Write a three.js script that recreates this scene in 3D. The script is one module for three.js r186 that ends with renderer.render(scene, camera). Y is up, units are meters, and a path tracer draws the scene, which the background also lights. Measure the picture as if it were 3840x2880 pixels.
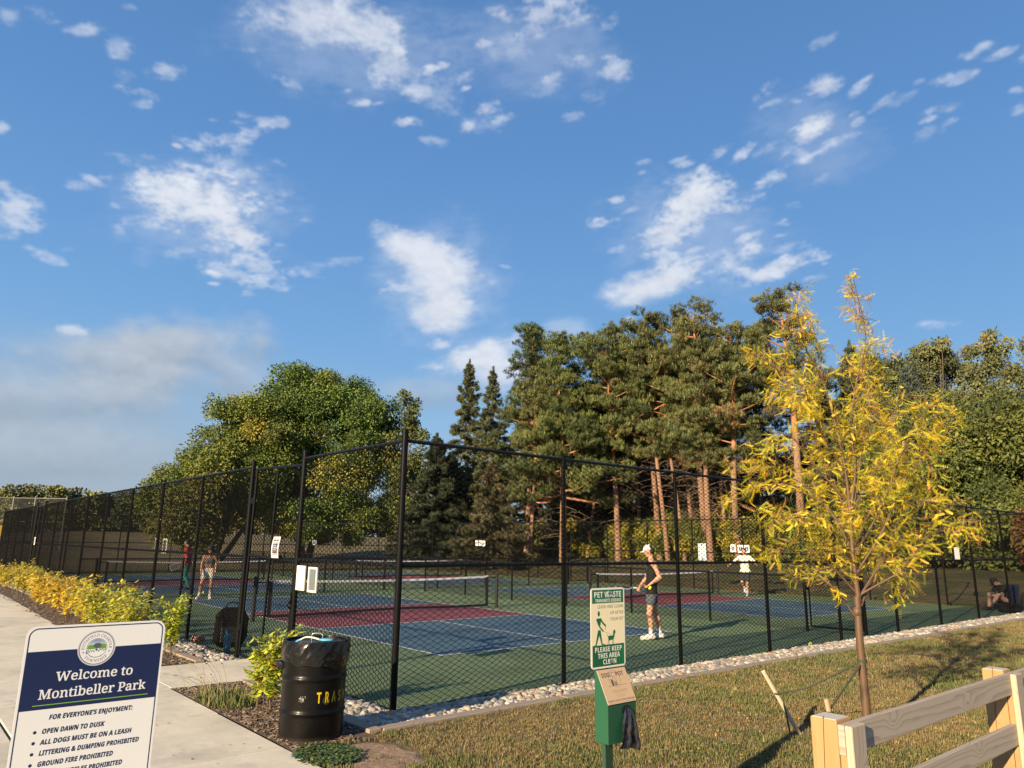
import * as THREE from 'three';
import { mergeGeometries, mergeVertices } from 'three/addons/utils/BufferGeometryUtils.js';
import { RoundedBoxGeometry } from 'three/addons/geometries/RoundedBoxGeometry.js';

// ---------------------------------------------------------------- camera, sky, sun, exposure
const scene = new THREE.Scene();
const camera = new THREE.PerspectiveCamera(55.8, 4 / 3, 0.1, 900);
camera.position.set(-4.534, 1.81, 7.256);
camera.quaternion.setFromRotationMatrix(new THREE.Matrix4().makeBasis(
  new THREE.Vector3(0.75974, 0.0129, 0.6501), new THREE.Vector3(-0.15118, 0.97591, 0.15731), new THREE.Vector3(-0.63241, -0.21779, 0.74339)));
const renderer = new THREE.WebGLRenderer({ antialias: true });
renderer.toneMapping = THREE.LinearToneMapping;
renderer.toneMappingExposure = 1.9;
renderer.shadowMap.enabled = true;

const sun = new THREE.DirectionalLight(new THREE.Color().setRGB(1.0, 0.78, 0.50), 5.0);
sun.position.set(-0.926 * 90 + 10, 0.317 * 90, 0.209 * 90 - 10);
sun.target.position.set(10, 0, -10);
sun.castShadow = true;
Object.assign(sun.shadow.camera, { left: -70, right: 70, top: 40, bottom: -40, near: 1, far: 260 });
sun.shadow.mapSize.set(4096, 4096);
scene.add(sun, sun.target);

// ---------------------------------------------------------------- small tools
function rng(a) { return () => { a = (a + 0x6d2b79f5) | 0; let t = Math.imul(a ^ (a >>> 15), 1 | a); t = (t + Math.imul(t ^ (t >>> 7), 61 | t)) ^ t; return ((t ^ (t >>> 14)) >>> 0) / 4294967296; }; }
const clamp = (x, a = 0, b = 1) => Math.min(b, Math.max(a, x));
const lerp = (a, b, t) => a + (b - a) * t;
const sstep = (a, b, x) => { const t = clamp((x - a) / (b - a)); return t * t * (3 - 2 * t); };
const hash3 = (x, y, z) => { let h = Math.imul(x, 374761393) ^ Math.imul(y, 668265263) ^ Math.imul(z, 2147483647 ^ 0x5bd1e995); h = Math.imul(h ^ (h >>> 13), 1274126177); h ^= h >>> 16; return (h >>> 0) / 4294967296; };
function vn2(x, y, px, py, s) {                    // value noise, periodic in px, py
  const xi = Math.floor(x), yi = Math.floor(y), fx = x - xi, fy = y - yi, u = fx * fx * (3 - 2 * fx), v = fy * fy * (3 - 2 * fy);
  const m = (a, p) => ((a % p) + p) % p, x0 = m(xi, px), x1 = m(xi + 1, px), y0 = m(yi, py), y1 = m(yi + 1, py);
  return lerp(lerp(hash3(x0, y0, s), hash3(x1, y0, s), u), lerp(hash3(x0, y1, s), hash3(x1, y1, s), u), v);
}
function fbm2(x, y, p, oct, s) { let a = 0, w = 0.5, n = 0; for (let i = 0; i < oct; i++) { a += w * vn2(x, y, p, p, s + i); n += w; w *= 0.5; x *= 2; y *= 2; p *= 2; } return a / n; }
function vn3(x, y, z, s = 0) {
  const xi = Math.floor(x), yi = Math.floor(y), zi = Math.floor(z), f = (t) => t * t * (3 - 2 * t), u = f(x - xi), v = f(y - yi), w = f(z - zi);
  const h = (a, b, c) => hash3(xi + a + s * 57, yi + b, zi + c);
  return lerp(lerp(lerp(h(0, 0, 0), h(1, 0, 0), u), lerp(h(0, 1, 0), h(1, 1, 0), u), v), lerp(lerp(h(0, 0, 1), h(1, 0, 1), u), lerp(h(0, 1, 1), h(1, 1, 1), u), v), w);
}
function fbm3(x, y, z, oct, s = 0) { let a = 0, w = 0.5, n = 0; for (let i = 0; i < oct; i++) { a += w * vn3(x, y, z, s + i); n += w; w *= 0.5; x *= 2.03; y *= 2.03; z *= 2.03; } return a / n; }
const lin = (c) => (c /= 255) <= 0.04045 ? c / 12.92 : Math.pow((c + 0.055) / 1.055, 2.4);
const srgb = (l) => 255 * clamp(l <= 0.0031308 ? l * 12.92 : 1.055 * Math.pow(l, 1 / 2.4) - 0.055);
const rgb = (r, g, b) => new THREE.Color().setRGB(r, g, b);
const V = (x, y, z) => new THREE.Vector3(x, y, z);

// ---------------------------------------------------------------- the sky: air and clouds
const CLOUDS = [[-75.01,24.15,0.08,-0.0046,0.0051,0.0436,0.95,0],
[-73.38,22.98,0.0623,-0.0184,0.0086,0.0276,0.6,1],
[-71.29,22.49,0.0382,-0.0159,0.0086,0.0206,0.7,0],
[-70.04,20.31,0.0447,-0.0249,0.0083,0.0158,0.55,1],
[-72.68,19.6,0.0429,-0.0096,0.0029,0.0126,0.45,1],
[-72.34,28.99,0.0342,0.0251,-0.0081,0.0132,0.5,1],
[-72.71,27.65,0.024,0.0244,-0.0076,0.0084,0.3,1],
[-58.14,22.89,0.0613,-0.0085,0.0052,0.0314,0.8,2],
[-56.57,22.11,0.0658,-0.0196,0.0113,0.0353,0.6,2],
[-55.75,20.73,0.0473,-0.036,0.0287,0.0372,0.85,2],
[-55.08,18.25,0.0525,-0.0117,0.0078,0.0337,0.85,2],
[-56.56,17.46,0.0314,0.0016,-0.0009,0.022,0.5,2],
[-34.53,25.92,0.0533,0.0351,-0.0209,0.0308,0.95,0],
[-36.86,24.07,0.0449,0.0127,-0.0073,0.0231,0.8,0],
[-38.5,19.98,0.0728,0.017,-0.0063,0.0252,0.85,2],
[-35.87,20.88,0.045,0.0132,-0.0065,0.0211,0.8,0],
[-31.15,21.52,0.0383,0.0227,-0.0105,0.0182,0.6,1],
[-28.43,20.55,0.0581,0.0114,-0.003,0.0139,0.8,0],
[-31.27,25.25,0.0278,0.0015,-0.0013,0.0116,0.5,1],
[-67.06,37.99,0.0804,-0.0036,0.0066,0.035,0.5,2],
[-66.59,37.34,0.0932,0.0029,0.003,0.0304,0.45,1],
[-63.08,37.84,0.0495,-0.0131,0.0138,0.0343,0.5,0],
[-60.89,35.69,0.0273,0.0035,-0.0016,0.0261,0.5,0],
[-57.15,34.16,0.0376,-0.0254,0.0177,0.0224,0.25,1],
[-52.2,32.34,0.044,0.009,-0.0041,0.0192,0.25,1],
[-46.51,39.46,0.046,0.0227,-0.0127,0.0199,0.45,1],
[-49.85,37.55,0.0323,0.0112,-0.0081,0.0194,0.25,1],
[-44.43,36.58,0.0231,-0.001,0.0001,0.0132,0.25,1],
[-40.76,35.64,0.0257,0.0001,-0.0011,0.0149,0.55,0],
[-40.88,38.94,0.0219,0.0095,-0.0048,0.0083,0.3,1],
[-23.79,32.59,0.0207,0.0047,-0.005,0.0154,0.65,0],
[-21.35,31.9,0.016,0.01,-0.0039,0.0064,0.5,1],
[-25.27,29.83,0.0316,0.0103,-0.0052,0.0135,0.85,0],
[-30.47,29.08,0.0189,0.0114,-0.0044,0.0069,0.65,1],
[-28.3,27.0,0.029,0.0089,-0.0035,0.0098,0.6,1],
[-33.66,28.33,0.0147,0.0008,-0.0009,0.0069,0.55,0],
[-26.26,28.44,0.019,-0.0112,0.0035,0.0076,0.35,1],
[-25.08,26.33,0.015,0.006,-0.0026,0.0063,0.3,1],
[-23.85,35.24,0.0184,0.0056,-0.0029,0.0069,0.3,1],
[-15.25,30.77,0.0271,-0.0008,-0.0009,0.008,0.45,1],
[-16.07,29.12,0.0236,-0.0001,-0.0007,0.0066,0.4,1],
[-12.58,31.36,0.0156,0.0007,-0.001,0.0058,0.3,1],
[-11.61,27.83,0.0116,0.001,-0.0011,0.0069,0.5,1],
[-11.58,28.95,0.0098,-0.0015,-0.0001,0.0048,0.5,1],
[-46.71,34.94,0.0289,0.0042,-0.0026,0.0134,0.2,1],
[-42.83,33.88,0.0204,0.0099,-0.0071,0.0123,0.18,1],
[-44.46,32.83,0.0205,0.0027,-0.0014,0.0078,0.3,1],
[-75.55,13.5,0.1018,0.0232,-0.0075,0.0394,0.75,3],
[-81.77,13.91,0.0212,0.0013,-0.0005,0.0087,0.6,0],
[-77.48,11.78,0.1408,-0.0049,0.0004,0.0341,0.6,3],
[-82.25,9.29,0.1655,0.0197,-0.0056,0.0429,0.6,3],
[-71.3,12.45,0.0569,-0.0279,0.0115,0.0272,0.5,3],
[-82.3,5.57,0.164,0.0128,-0.0062,0.0478,0.45,3],
[-52.14,14.89,0.0745,0.0178,-0.0061,0.026,0.85,2],
[-50.6,13.64,0.0703,0.0012,-0.0005,0.0319,0.75,2],
[-56.15,11.67,0.0955,0.0035,-0.0011,0.0285,0.4,3],
[-44.96,16.59,0.0379,-0.0004,0.0001,0.0253,0.3,2],
[-86.28,20.81,0.0317,-0.0048,0.0044,0.0307,0.65,0],
[-87.05,22.38,0.0137,-0.0049,0.0025,0.0088,0.55,0],
[-84.05,33.01,0.0202,0.0079,-0.0014,0.0092,0.5,0],
[-81.68,32.62,0.0153,-0.0076,0.0081,0.0163,0.45,1],
[-80.96,31.08,0.0113,0.0037,-0.0016,0.0122,0.25,1],
[-88.51,32.27,0.0139,-0.0029,0.0032,0.0116,0.4,0],
[-87.75,25.82,0.0079,0.0028,-0.0012,0.0076,0.5,0],
[-69.41,33.43,0.0248,-0.0045,0.0018,0.0063,0.4,1],
[-18.0,15.25,0.0278,-0.0012,0.0002,0.0066,0.4,1],
[-40.06,17.56,0.0111,-0.0004,0.0001,0.0056,0.5,0],
[-72.48,30.16,0.0131,0.003,-0.0004,0.0043,0.4,1],
[-65.14,21.07,0.071,0.0145,-0.0013,0.0083,0.25,1],
[-60.52,24.28,0.0243,0.0001,0.0004,0.012,0.4,1],
[-53.47,21.89,0.0251,0.001,-0.0005,0.0185,0.35,1],
[-26.91,24.84,0.0149,0.0004,-0.0005,0.0057,0.3,1],
[-74.11,23.51,0.1278,0.0058,0.002,0.0785,0.22,2],
[-34.66,23.21,0.1347,-0.0318,0.0159,0.0858,0.2,2],
[-64.15,36.51,0.172,0.006,0.0052,0.071,0.2,2],
[-48.17,37.25,0.127,-0.0166,0.0089,0.0608,0.18,2],
[-55.72,20.02,0.1072,-0.0096,0.0108,0.1044,0.2,2],
[-24.99,29.16,0.0779,-0.0281,0.0135,0.0604,0.14,2]];
{
  const W = 4096, Hh = 2048, data = new Float32Array(W * Hh * 4);
  const dirOf = (az, el) => [Math.cos(el) * Math.cos(az), Math.sin(el), Math.cos(el) * Math.sin(az)];
  const r = rng(77), D = Math.PI / 180, list = CLOUDS.map((c) => c.slice());
  for (const [az, el, ra, re, n] of [[-74.5,23.8,0.124,0.082,26],[-70.1,20.8,0.088,0.041,12],[-72.3,28.7,0.053,0.035,8],[-35.3,24.6,0.112,0.082,26],[-30.5,21.1,0.118,0.035,18],[-65.7,36.6,0.129,0.065,16],[-47.8,37.9,0.106,0.059,14],[-55.9,33.3,0.094,0.041,10],[-24.9,30.4,0.071,0.053,12],[-55.9,20.4,0.088,0.088,10],[-81.8,32.4,0.071,0.053,7],[-86.1,21.2,0.059,0.053,8],[-14.8,29.8,0.088,0.047,10]]) for (let i = 0; i < n; i++) {      // small torn shreds about the larger clouds
    const a = r() * 6.283, q = 0.55 + r() * 0.55, w = 0.008 + r() * 0.017, h = w * (0.28 + r() * 0.22), t = (r() - 0.35) * 0.6;
    list.push([az + ra * q * Math.cos(a) / D / Math.cos(el * D), el + re * q * Math.sin(a) / D, w * Math.cos(t), w * Math.sin(t), -h * Math.sin(t), h * Math.cos(t), 0.25 + r() * 0.35, 1]);
  }
  for (let i = 0; i < 45; i++) {                     // the rest of the sky carries the same scattered small clouds
    const az = -5 + r() * 260, el = 12 + r() * 60, w = 0.05 + r() * 0.09, h = w * (0.3 + r() * 0.3), t = (r() - 0.3) * 0.8;
    list.push([az, el, w * Math.cos(t), w * Math.sin(t), -h * Math.sin(t), h * Math.cos(t), 0.4 + r() * 0.5, r() < 0.5 ? 0 : 1]);
  }
  const sunDir = V(-0.926, 0.317, 0.209).normalize();
  const stops = [[-90, 96, 112, 128], [-3, 150, 168, 184], [0, 172, 192, 206], [4, 168, 195, 215], [9, 143, 183, 219], [15, 120, 168, 216], [22, 106, 154, 208], [30, 95, 142, 198], [40, 86, 131, 187], [60, 68, 110, 170], [90, 60, 100, 158]];
  for (let j = 0; j < Hh; j++) {
    const el = ((j + 0.5) / Hh - 0.5) * 180;
    let k = 1; while (el > stops[k][0] && k < stops.length - 1) k++;
    const a = stops[k - 1], b = stops[k], t = clamp((el - a[0]) / (b[0] - a[0]));
    const base = [1, 2, 3].map((i) => lerp(lin(a[i]), lin(b[i]), t));
    for (let i = 0; i < W; i++) {
      const az = ((i + 0.5) / W - 0.5) * 360, d = dirOf(az * D, el * D), q = (j * W + i) * 4;
      const s = Math.max(0, d[0] * sunDir.x + d[1] * sunDir.y + d[2] * sunDir.z);
      const glow = 0.16 * Math.pow(s, 6) + 0.45 * Math.pow(s, 30);
      const grey = sstep(-52, -84, az > 100 ? az - 360 : az) * sstep(17, 2, el) * 0.75;   // the hazy bank low over the field
      data[q] = lerp(base[0], 0.34, grey) + glow * 1.0; data[q + 1] = lerp(base[1], 0.40, grey) + glow * 0.86; data[q + 2] = lerp(base[2], 0.47, grey) + glow * 0.66; data[q + 3] = 1;
    }
  }
  for (const [az, el, ax, ay, bx, by, den, ty] of list) {
    const c = dirOf(az * D, el * D), e = [-Math.sin(az * D), 0, Math.cos(az * D)];
    const u = [-Math.sin(el * D) * Math.cos(az * D), Math.cos(el * D), -Math.sin(el * D) * Math.sin(az * D)], det = ax * by - ay * bx;
    const ext = 1.7 * (Math.hypot(ax, bx) + Math.hypot(ay, by)) / D, ew = Math.min(179, ext / Math.cos(Math.min(88, Math.abs(el) + ext) * D));
    for (let j = Math.max(0, Math.floor(((el - ext) / 180 + 0.5) * Hh)); j < Math.min(Hh, ((el + ext) / 180 + 0.5) * Hh); j++) {
      for (let ii = Math.floor(((az - ew) / 360 + 0.5) * W); ii < ((az + ew) / 360 + 0.5) * W; ii++) {
        const i = ((ii % W) + W) % W, d = dirOf(((i + 0.5) / W - 0.5) * 360 * D, ((j + 0.5) / Hh - 0.5) * 180 * D);
        const dc = d[0] * c[0] + d[1] * c[1] + d[2] * c[2]; if (dc < 0.3) continue;
        const x = (d[0] * e[0] + d[2] * e[2]) / dc, y = (d[0] * u[0] + d[1] * u[1] + d[2] * u[2]) / dc;
        let s = (x * by - y * bx) / det, v = (ax * y - ay * x) / det; if (Math.hypot(s, v) > 1.9) continue;
        const wq = ty === 3 ? 0.5 : 0.55; s += (fbm3(d[0] * 26, d[1] * 34, d[2] * 26, 2, 41) - 0.5) * wq; v += (fbm3(d[0] * 26, d[1] * 34 + 7, d[2] * 26, 2, 43) - 0.5) * wq; const rr = Math.hypot(s, v);
        // streaks run along the long axis of the cloud; fine ripples break its edge
        const n1 = fbm3(d[0] * 14 + 9, d[1] * 19, d[2] * 14, 3, 3), n2 = fbm3(d[0] * 62, d[1] * 105 + 5, d[2] * 62, 4, 11), n3 = fbm3(d[0] * 210, d[1] * 330, d[2] * 210, 3, 21);
        let f;
        const core = sstep(1.25, 0.15, rr);
        const rp = fbm3(x * 60 + y * 30 + n1 * 3, y * 210 - x * 40, az, 3, 51), nn = n2 * 0.55 + rp * 0.45;
        if (ty === 0) f = sstep(0.04, 1.18, core * 1.02 + ((nn - 0.5) * 2.0 + (n3 - 0.5) * 0.85) * (1 - core * 0.3) * sstep(0, 0.25, core));
        else if (ty === 1) f = sstep(0.02, 1.15, core * 0.74 + ((nn - 0.5) * 2.3 + (n3 - 0.5) * 0.7) * sstep(0, 0.3, core)) * 0.95;
        else if (ty === 2) f = sstep(0.02, 1.15, core * 1.06 + ((nn - 0.5) * 0.95 + (n3 - 0.5) * 0.2) * sstep(0, 0.3, core));
        else f = sstep(-0.35, 0.7, 0.95 - rr + (n1 - 0.5) * 1.1 + (n2 - 0.5) * 0.45) * (0.95 + 0.3 * n1);
        f = clamp(f * Math.min(1, den * 1.12)) * sstep(1.75, 1.3, rr);
        if (f <= 0) continue;
        const q = (j * W + i) * 4, low = ty === 3 ? sstep(0.35, -0.55, v) : sstep(0.4, -0.9, v) * 0.4;
        const lit = ty === 3 ? [0.46, 0.52, 0.60] : [0.70, 0.74, 0.82], shade = ty === 3 ? [0.31, 0.385, 0.48] : [0.50, 0.57, 0.70];
        const k = 0.9 + 0.2 * n2;
        for (let m = 0; m < 3; m++) data[q + m] = lerp(data[q + m], lerp(lit[m], shade[m], low) * k, f);
      }
    }
  }
  for (let i = 0; i < data.length; i += 4) for (let m = 0; m < 3; m++) data[i + m] *= 0.56;      // the sky's strength at exposure 1
  const sky = new THREE.DataTexture(data, W, Hh, THREE.RGBAFormat, THREE.FloatType);
  sky.mapping = THREE.EquirectangularReflectionMapping; sky.magFilter = THREE.LinearFilter; sky.needsUpdate = true;
  scene.background = sky; scene.environment = sky;
}

// ---------------------------------------------------------------- builders
const taken = new Map();
function numbered(name) { const n = taken.get(name) ?? 0; taken.set(name, n + 1); return n ? `${name}_${String(n).padStart(3, '0')}` : name; }
function tag(o, label, category, group, kind) { if (label) o.userData.label = label; if (category) o.userData.category = category; if (group) o.userData.group = group; if (kind) o.userData.kind = kind; return o; }
function thing(name, label, category, pos = [0, 0, 0], turn = 0, group) {
  const o = new THREE.Group(); o.name = numbered(name); o.position.set(...pos); o.rotation.y = turn; scene.add(o);
  return tag(o, label, category, group);
}
function add(name, geo, material, parent = scene) {
  if (Array.isArray(geo)) geo = geo.length > 1 ? merge(geo) : geo[0];
  const m = new THREE.Mesh(geo, material); m.name = parent === scene ? numbered(name) : name; m.castShadow = m.receiveShadow = true; parent.add(m); return m;
}
function merge(list) {
  const keep = list.some((g) => g.attributes.color) ? ['position', 'normal', 'uv', 'color'] : ['position', 'normal', 'uv'];
  return mergeGeometries(list.map((g) => {
    g = g.index ? g.toNonIndexed() : g.clone();
    const n = g.attributes.position.count;
    if (!g.attributes.uv) g.setAttribute('uv', new THREE.BufferAttribute(new Float32Array(n * 2), 2));
    if (!g.attributes.normal) g.computeVertexNormals();
    if (keep.includes('color') && !g.attributes.color) g.setAttribute('color', new THREE.BufferAttribute(new Float32Array(n * 3).fill(1), 3));
    for (const k of Object.keys(g.attributes)) if (!keep.includes(k)) g.deleteAttribute(k);
    return g;
  }));
}
function copies(name, geo, material, list, parent = scene, kind = 'stuff') {        // list of [Matrix4, Color?]
  const m = new THREE.InstancedMesh(geo, material, list.length); m.name = parent === scene ? numbered(name) : name;
  list.forEach(([a, c], i) => { m.setMatrixAt(i, a); if (c) m.setColorAt(i, c); });
  m.castShadow = m.receiveShadow = true; if (kind) m.userData.kind = kind; parent.add(m); return m;
}
const box = (w, h, d, x = 0, y = 0, z = 0) => new THREE.BoxGeometry(w, h, d).translate(x, y, z);
const rbox = (w, h, d, r, x = 0, y = 0, z = 0) => new RoundedBoxGeometry(w, h, d, 2, r).translate(x, y, z);
function rod(a, b, r0, r1 = r0, sides = 8, caps = true) {                        // tapered bar from a to b
  const A = a.isVector3 ? a : V(...a), B = b.isVector3 ? b : V(...b), L = A.distanceTo(B);
  const g = new THREE.CylinderGeometry(r1, r0, L, sides, 1, !caps);
  return g.applyMatrix4(new THREE.Matrix4().compose(A.clone().lerp(B, 0.5), new THREE.Quaternion().setFromUnitVectors(V(0, 1, 0), B.clone().sub(A).normalize()), V(1, 1, 1)));
}
function limb(pts, r0, r1, sides = 6, seg = 0, pow = 1) {                          // tapering tube through points
  const c = new THREE.CatmullRomCurve3(pts.map((p) => (p.isVector3 ? p : V(...p)))), n = seg || pts.length * 3, g = new THREE.TubeGeometry(c, n, 1, sides, false), P = g.attributes.position, N = g.attributes.normal;
  for (let i = 0; i <= n; i++) { const r = lerp(r0, r1, Math.pow(i / n, pow)), q = c.getPointAt(i / n); for (let j = 0; j <= sides; j++) { const k = i * (sides + 1) + j; P.setXYZ(k, q.x + N.getX(k) * r, q.y + N.getY(k) * r, q.z + N.getZ(k) * r); } }
  return g;
}
function quadSheet(x0, x1, z0, z1, yf, nx = 1, nz = 1, uv = 1) {                     // level sheet following yf, uv in metres / uv
  const p = [], t = [], id = [];
  for (let j = 0; j <= nz; j++) for (let i = 0; i <= nx; i++) { const x = lerp(x0, x1, i / nx), z = lerp(z0, z1, j / nz); p.push(x, yf(x, z), z); t.push(x / uv, z / uv); }
  for (let j = 0; j < nz; j++) for (let i = 0; i < nx; i++) { const a = j * (nx + 1) + i, b = a + 1, c = a + nx + 1, d = c + 1; id.push(a, c, b, b, c, d); }
  return indexed(p, t, id);
}
function indexed(p, t, id) { const g = new THREE.BufferGeometry(); g.setAttribute('position', new THREE.Float32BufferAttribute(p, 3)); g.setAttribute('uv', new THREE.Float32BufferAttribute(t ?? new Array(p.length / 3 * 2).fill(0), 2)); if (id) g.setIndex(id); g.computeVertexNormals(); return g; }
const M4 = (p, q, s) => new THREE.Matrix4().compose(p, q, s);
const quat = (x, y, z) => new THREE.Quaternion().setFromEuler(new THREE.Euler(x, y, z, 'YXZ'));
const jit = (r, c, k) => { const f = 1 + (r() - 0.5) * k; return rgb(c[0] * f * (1 + (r() - 0.5) * k * 0.4), c[1] * f * (1 + (r() - 0.5) * k * 0.3), c[2] * f); };
const pick = (r, list) => { let s = 0; for (const l of list) s += l[1]; let t = r() * s; for (const l of list) { t -= l[1]; if (t <= 0) return l[0]; } return list[0][0]; };

// ---------------------------------------------------------------- textures
function dataTex(n, f, repeat = 1, color = true, m = n) {                         // f(u, v) -> [r, g, b] linear when colour, else 0..1
  const d = new Uint8Array(n * m * 4);
  for (let j = 0; j < m; j++) for (let i = 0; i < n; i++) { const c = f(i / n, j / m), q = (j * n + i) * 4; for (let k = 0; k < 3; k++) d[q + k] = color ? srgb(c[k]) : 255 * clamp(c[k] ?? c[0]); d[q + 3] = 255; }
  const t = new THREE.DataTexture(d, n, m, THREE.RGBAFormat); t.wrapS = t.wrapT = THREE.RepeatWrapping; t.magFilter = THREE.LinearFilter; t.repeat.set(1 / repeat, 1 / repeat); if (color) t.colorSpace = THREE.SRGBColorSpace; t.needsUpdate = true; return t;
}
function canvasTex(w, h, draw) { const c = document.createElement('canvas'); c.width = w; c.height = h; draw(c.getContext('2d'), w, h); const t = new THREE.CanvasTexture(c); t.colorSpace = THREE.SRGBColorSpace; t.anisotropy = 8; return t; }
const std = (r, g, b, rough = 0.8, more = {}) => new THREE.MeshStandardMaterial({ color: rgb(r, g, b), roughness: rough, metalness: 0, ...more });
const grain = dataTex(256, (u, v) => { const a = fbm2(u * 8, v * 8, 8, 4, 5), b = hash3(Math.floor(u * 256), Math.floor(v * 256), 3); return [a * 0.7 + b * 0.3]; }, 0.5, false);

const concreteMap = dataTex(1024, (u, v) => {
  const a = fbm2(u * 5, v * 5, 5, 5, 31), b = fbm2(u * 40, v * 40, 40, 3, 37), s = hash3(Math.floor(u * 1024), Math.floor(v * 1024), 41), st = sstep(0.60, 0.78, fbm2(u * 9, v * 9, 9, 4, 53));
  const k = 0.72 + 0.44 * a + 0.16 * (b - 0.5) + 0.09 * (s - 0.5) - 0.12 * st;
  return [0.68 * k, 0.615 * k, 0.475 * k];
}, 3.1);
const courtMap = (c) => dataTex(512, (u, v) => { const a = fbm2(u * 6, v * 6, 6, 4, 61), b = fbm2(u * 64, v * 64, 64, 2, 67), st = sstep(0.55, 0.72, fbm2(u * 5, v * 5, 5, 5, 63)), k = 0.78 + 0.44 * a + 0.2 * (b - 0.5) - 0.10 * st; return c.map((x) => x * k); }, 4);
const grassMap = dataTex(1024, (u, v) => {
  const a = fbm2(u * 4, v * 4, 4, 4, 71), b = fbm2(u * 30, v * 30, 30, 3, 73), s = hash3(Math.floor(u * 512), Math.floor(v * 512), 79), g = sstep(0.44, 0.62, a * 0.7 + b * 0.3), k = 0.6 + 0.5 * b + 0.35 * s;
  return [lerp(0.185, 0.07, g) * k, lerp(0.132, 0.083, g) * k, lerp(0.055, 0.022, g) * k];
}, 5);
const mulchMap = dataTex(512, (u, v) => { const b = fbm2(u * 24, v * 24, 24, 4, 83), s = hash3(Math.floor(u * 256), Math.floor(v * 256), 89), k = 0.45 + 0.7 * b + 0.35 * s; return [0.125 * k, 0.088 * k, 0.062 * k]; }, 1.3);
const barkMap = dataTex(256, (u, v) => { const b = fbm2(u * 10, v * 3, 10, 4, 97), k = 0.45 + 1.1 * b; return [k, k, k]; }, 1);
function woodTex(seed, light, dark, freq, wild, knots) {                          // u runs along the board (1 unit = 1 m), v across
  return dataTex(1024, (u, v) => {
    let f = v * freq + (fbm2(u * 3, v * 2, 3, 4, seed) - 0.5) * wild; const w = fbm2(u * 6, v * 60, 6, 3, seed + 9), fine = vn2(u * 24, v * 420, 24, 420, seed + 4);
    let kn = 0;
    for (const [kx, ky, kr] of knots) { const dx = (u - kx) / 1.0, dy = (v - ky) * 0.16, r = Math.hypot(dx, dy * 1.0) * 2.0; f += 1.9 * Math.exp(-Math.pow(r / (kr * 2.2), 2)); kn = Math.max(kn, sstep(kr * 0.55, kr * 0.2, r)); }
    const t = f - Math.floor(f), ring = Math.pow(t, 3.0) * sstep(1.0, 0.93, t);
    const k = clamp(ring * 0.72 + (w - 0.5) * 0.35 + (fine - 0.5) * 0.28 + kn * 0.6);
    return [0, 1, 2].map((i) => lerp(light[i], dark[i], k));
  }, 1, true, 256);
}
// ---------------------------------------------------------------- lie of the land
const CX = 23.4, CZ = -36, MID = 11.73, ROW = -18;
const courtY = (x, z) => Math.max(0, -z) * 0.0035 + Math.max(0, x) * 0.001;
function landY(x, z) {                                                            // everywhere outside the courts
  let y = 0.078 + 0.0035 * clamp(-z, 0, 40) + (vn2(x * 0.6, z * 0.6, 4096, 4096, 9) - 0.5) * 0.02;
  y += 0.85 * sstep(24.6, 36, x) * sstep(6, -2, z);
  y += 3.1 * sstep(-40, -230, z);
  return y;
}
const inPit = (x, z) => x > -0.70 && x < 24.15 && z < 0.77 && z > -36.7;
{
  const ax = (a) => a.sort((p, q) => p - q), span = (a, b, n) => Array.from({ length: n + 1 }, (_, i) => lerp(a, b, i / n));
  const xs = ax([...span(-700, -60, 8), ...span(-50, -4, 24), ...span(-3.6, -0.9, 10), -0.72, -0.66, ...span(0, 24, 25), 24.1, 24.2, ...span(25, 70, 46), ...span(80, 700, 12)]);
  const zs = ax([...span(-800, -250, 8), ...span(-230, -60, 40), ...span(-58, -37.5, 12), -36.75, -36.65, ...span(-36, 0, 25), 0.74, 0.8, ...span(1.2, 12, 24), ...span(14, 60, 12), ...span(80, 500, 6)]);
  const p = [], t = [], id = [], col = [];
  for (const z of zs) for (const x of xs) {
    p.push(x, inPit(x, z) ? courtY(x, z) - 0.1 : landY(x, z) - (x < -0.75 && x > -6 && z > -40 ? 0.012 : 0), z); t.push(x, z);
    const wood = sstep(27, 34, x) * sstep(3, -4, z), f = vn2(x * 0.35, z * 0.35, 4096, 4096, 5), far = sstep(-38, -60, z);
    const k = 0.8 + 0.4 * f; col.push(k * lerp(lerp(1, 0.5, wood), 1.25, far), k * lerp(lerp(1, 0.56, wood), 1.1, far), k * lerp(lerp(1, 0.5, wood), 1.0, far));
  }
  const nx = xs.length; for (let j = 0; j < zs.length - 1; j++) for (let i = 0; i < nx - 1; i++) { const a = j * nx + i; id.push(a, a + nx, a + 1, a + 1, a + nx, a + nx + 1); }
  const g = indexed(p, t, id); g.setAttribute('color', new THREE.Float32BufferAttribute(col, 3));
  tag(add('ground', g, new THREE.MeshStandardMaterial({ map: grassMap, roughness: 1, vertexColors: true, bumpMap: grain, bumpScale: 0.02 })), 'dry mown lawn and park ground around the courts', null, null, 'structure');
}

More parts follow.
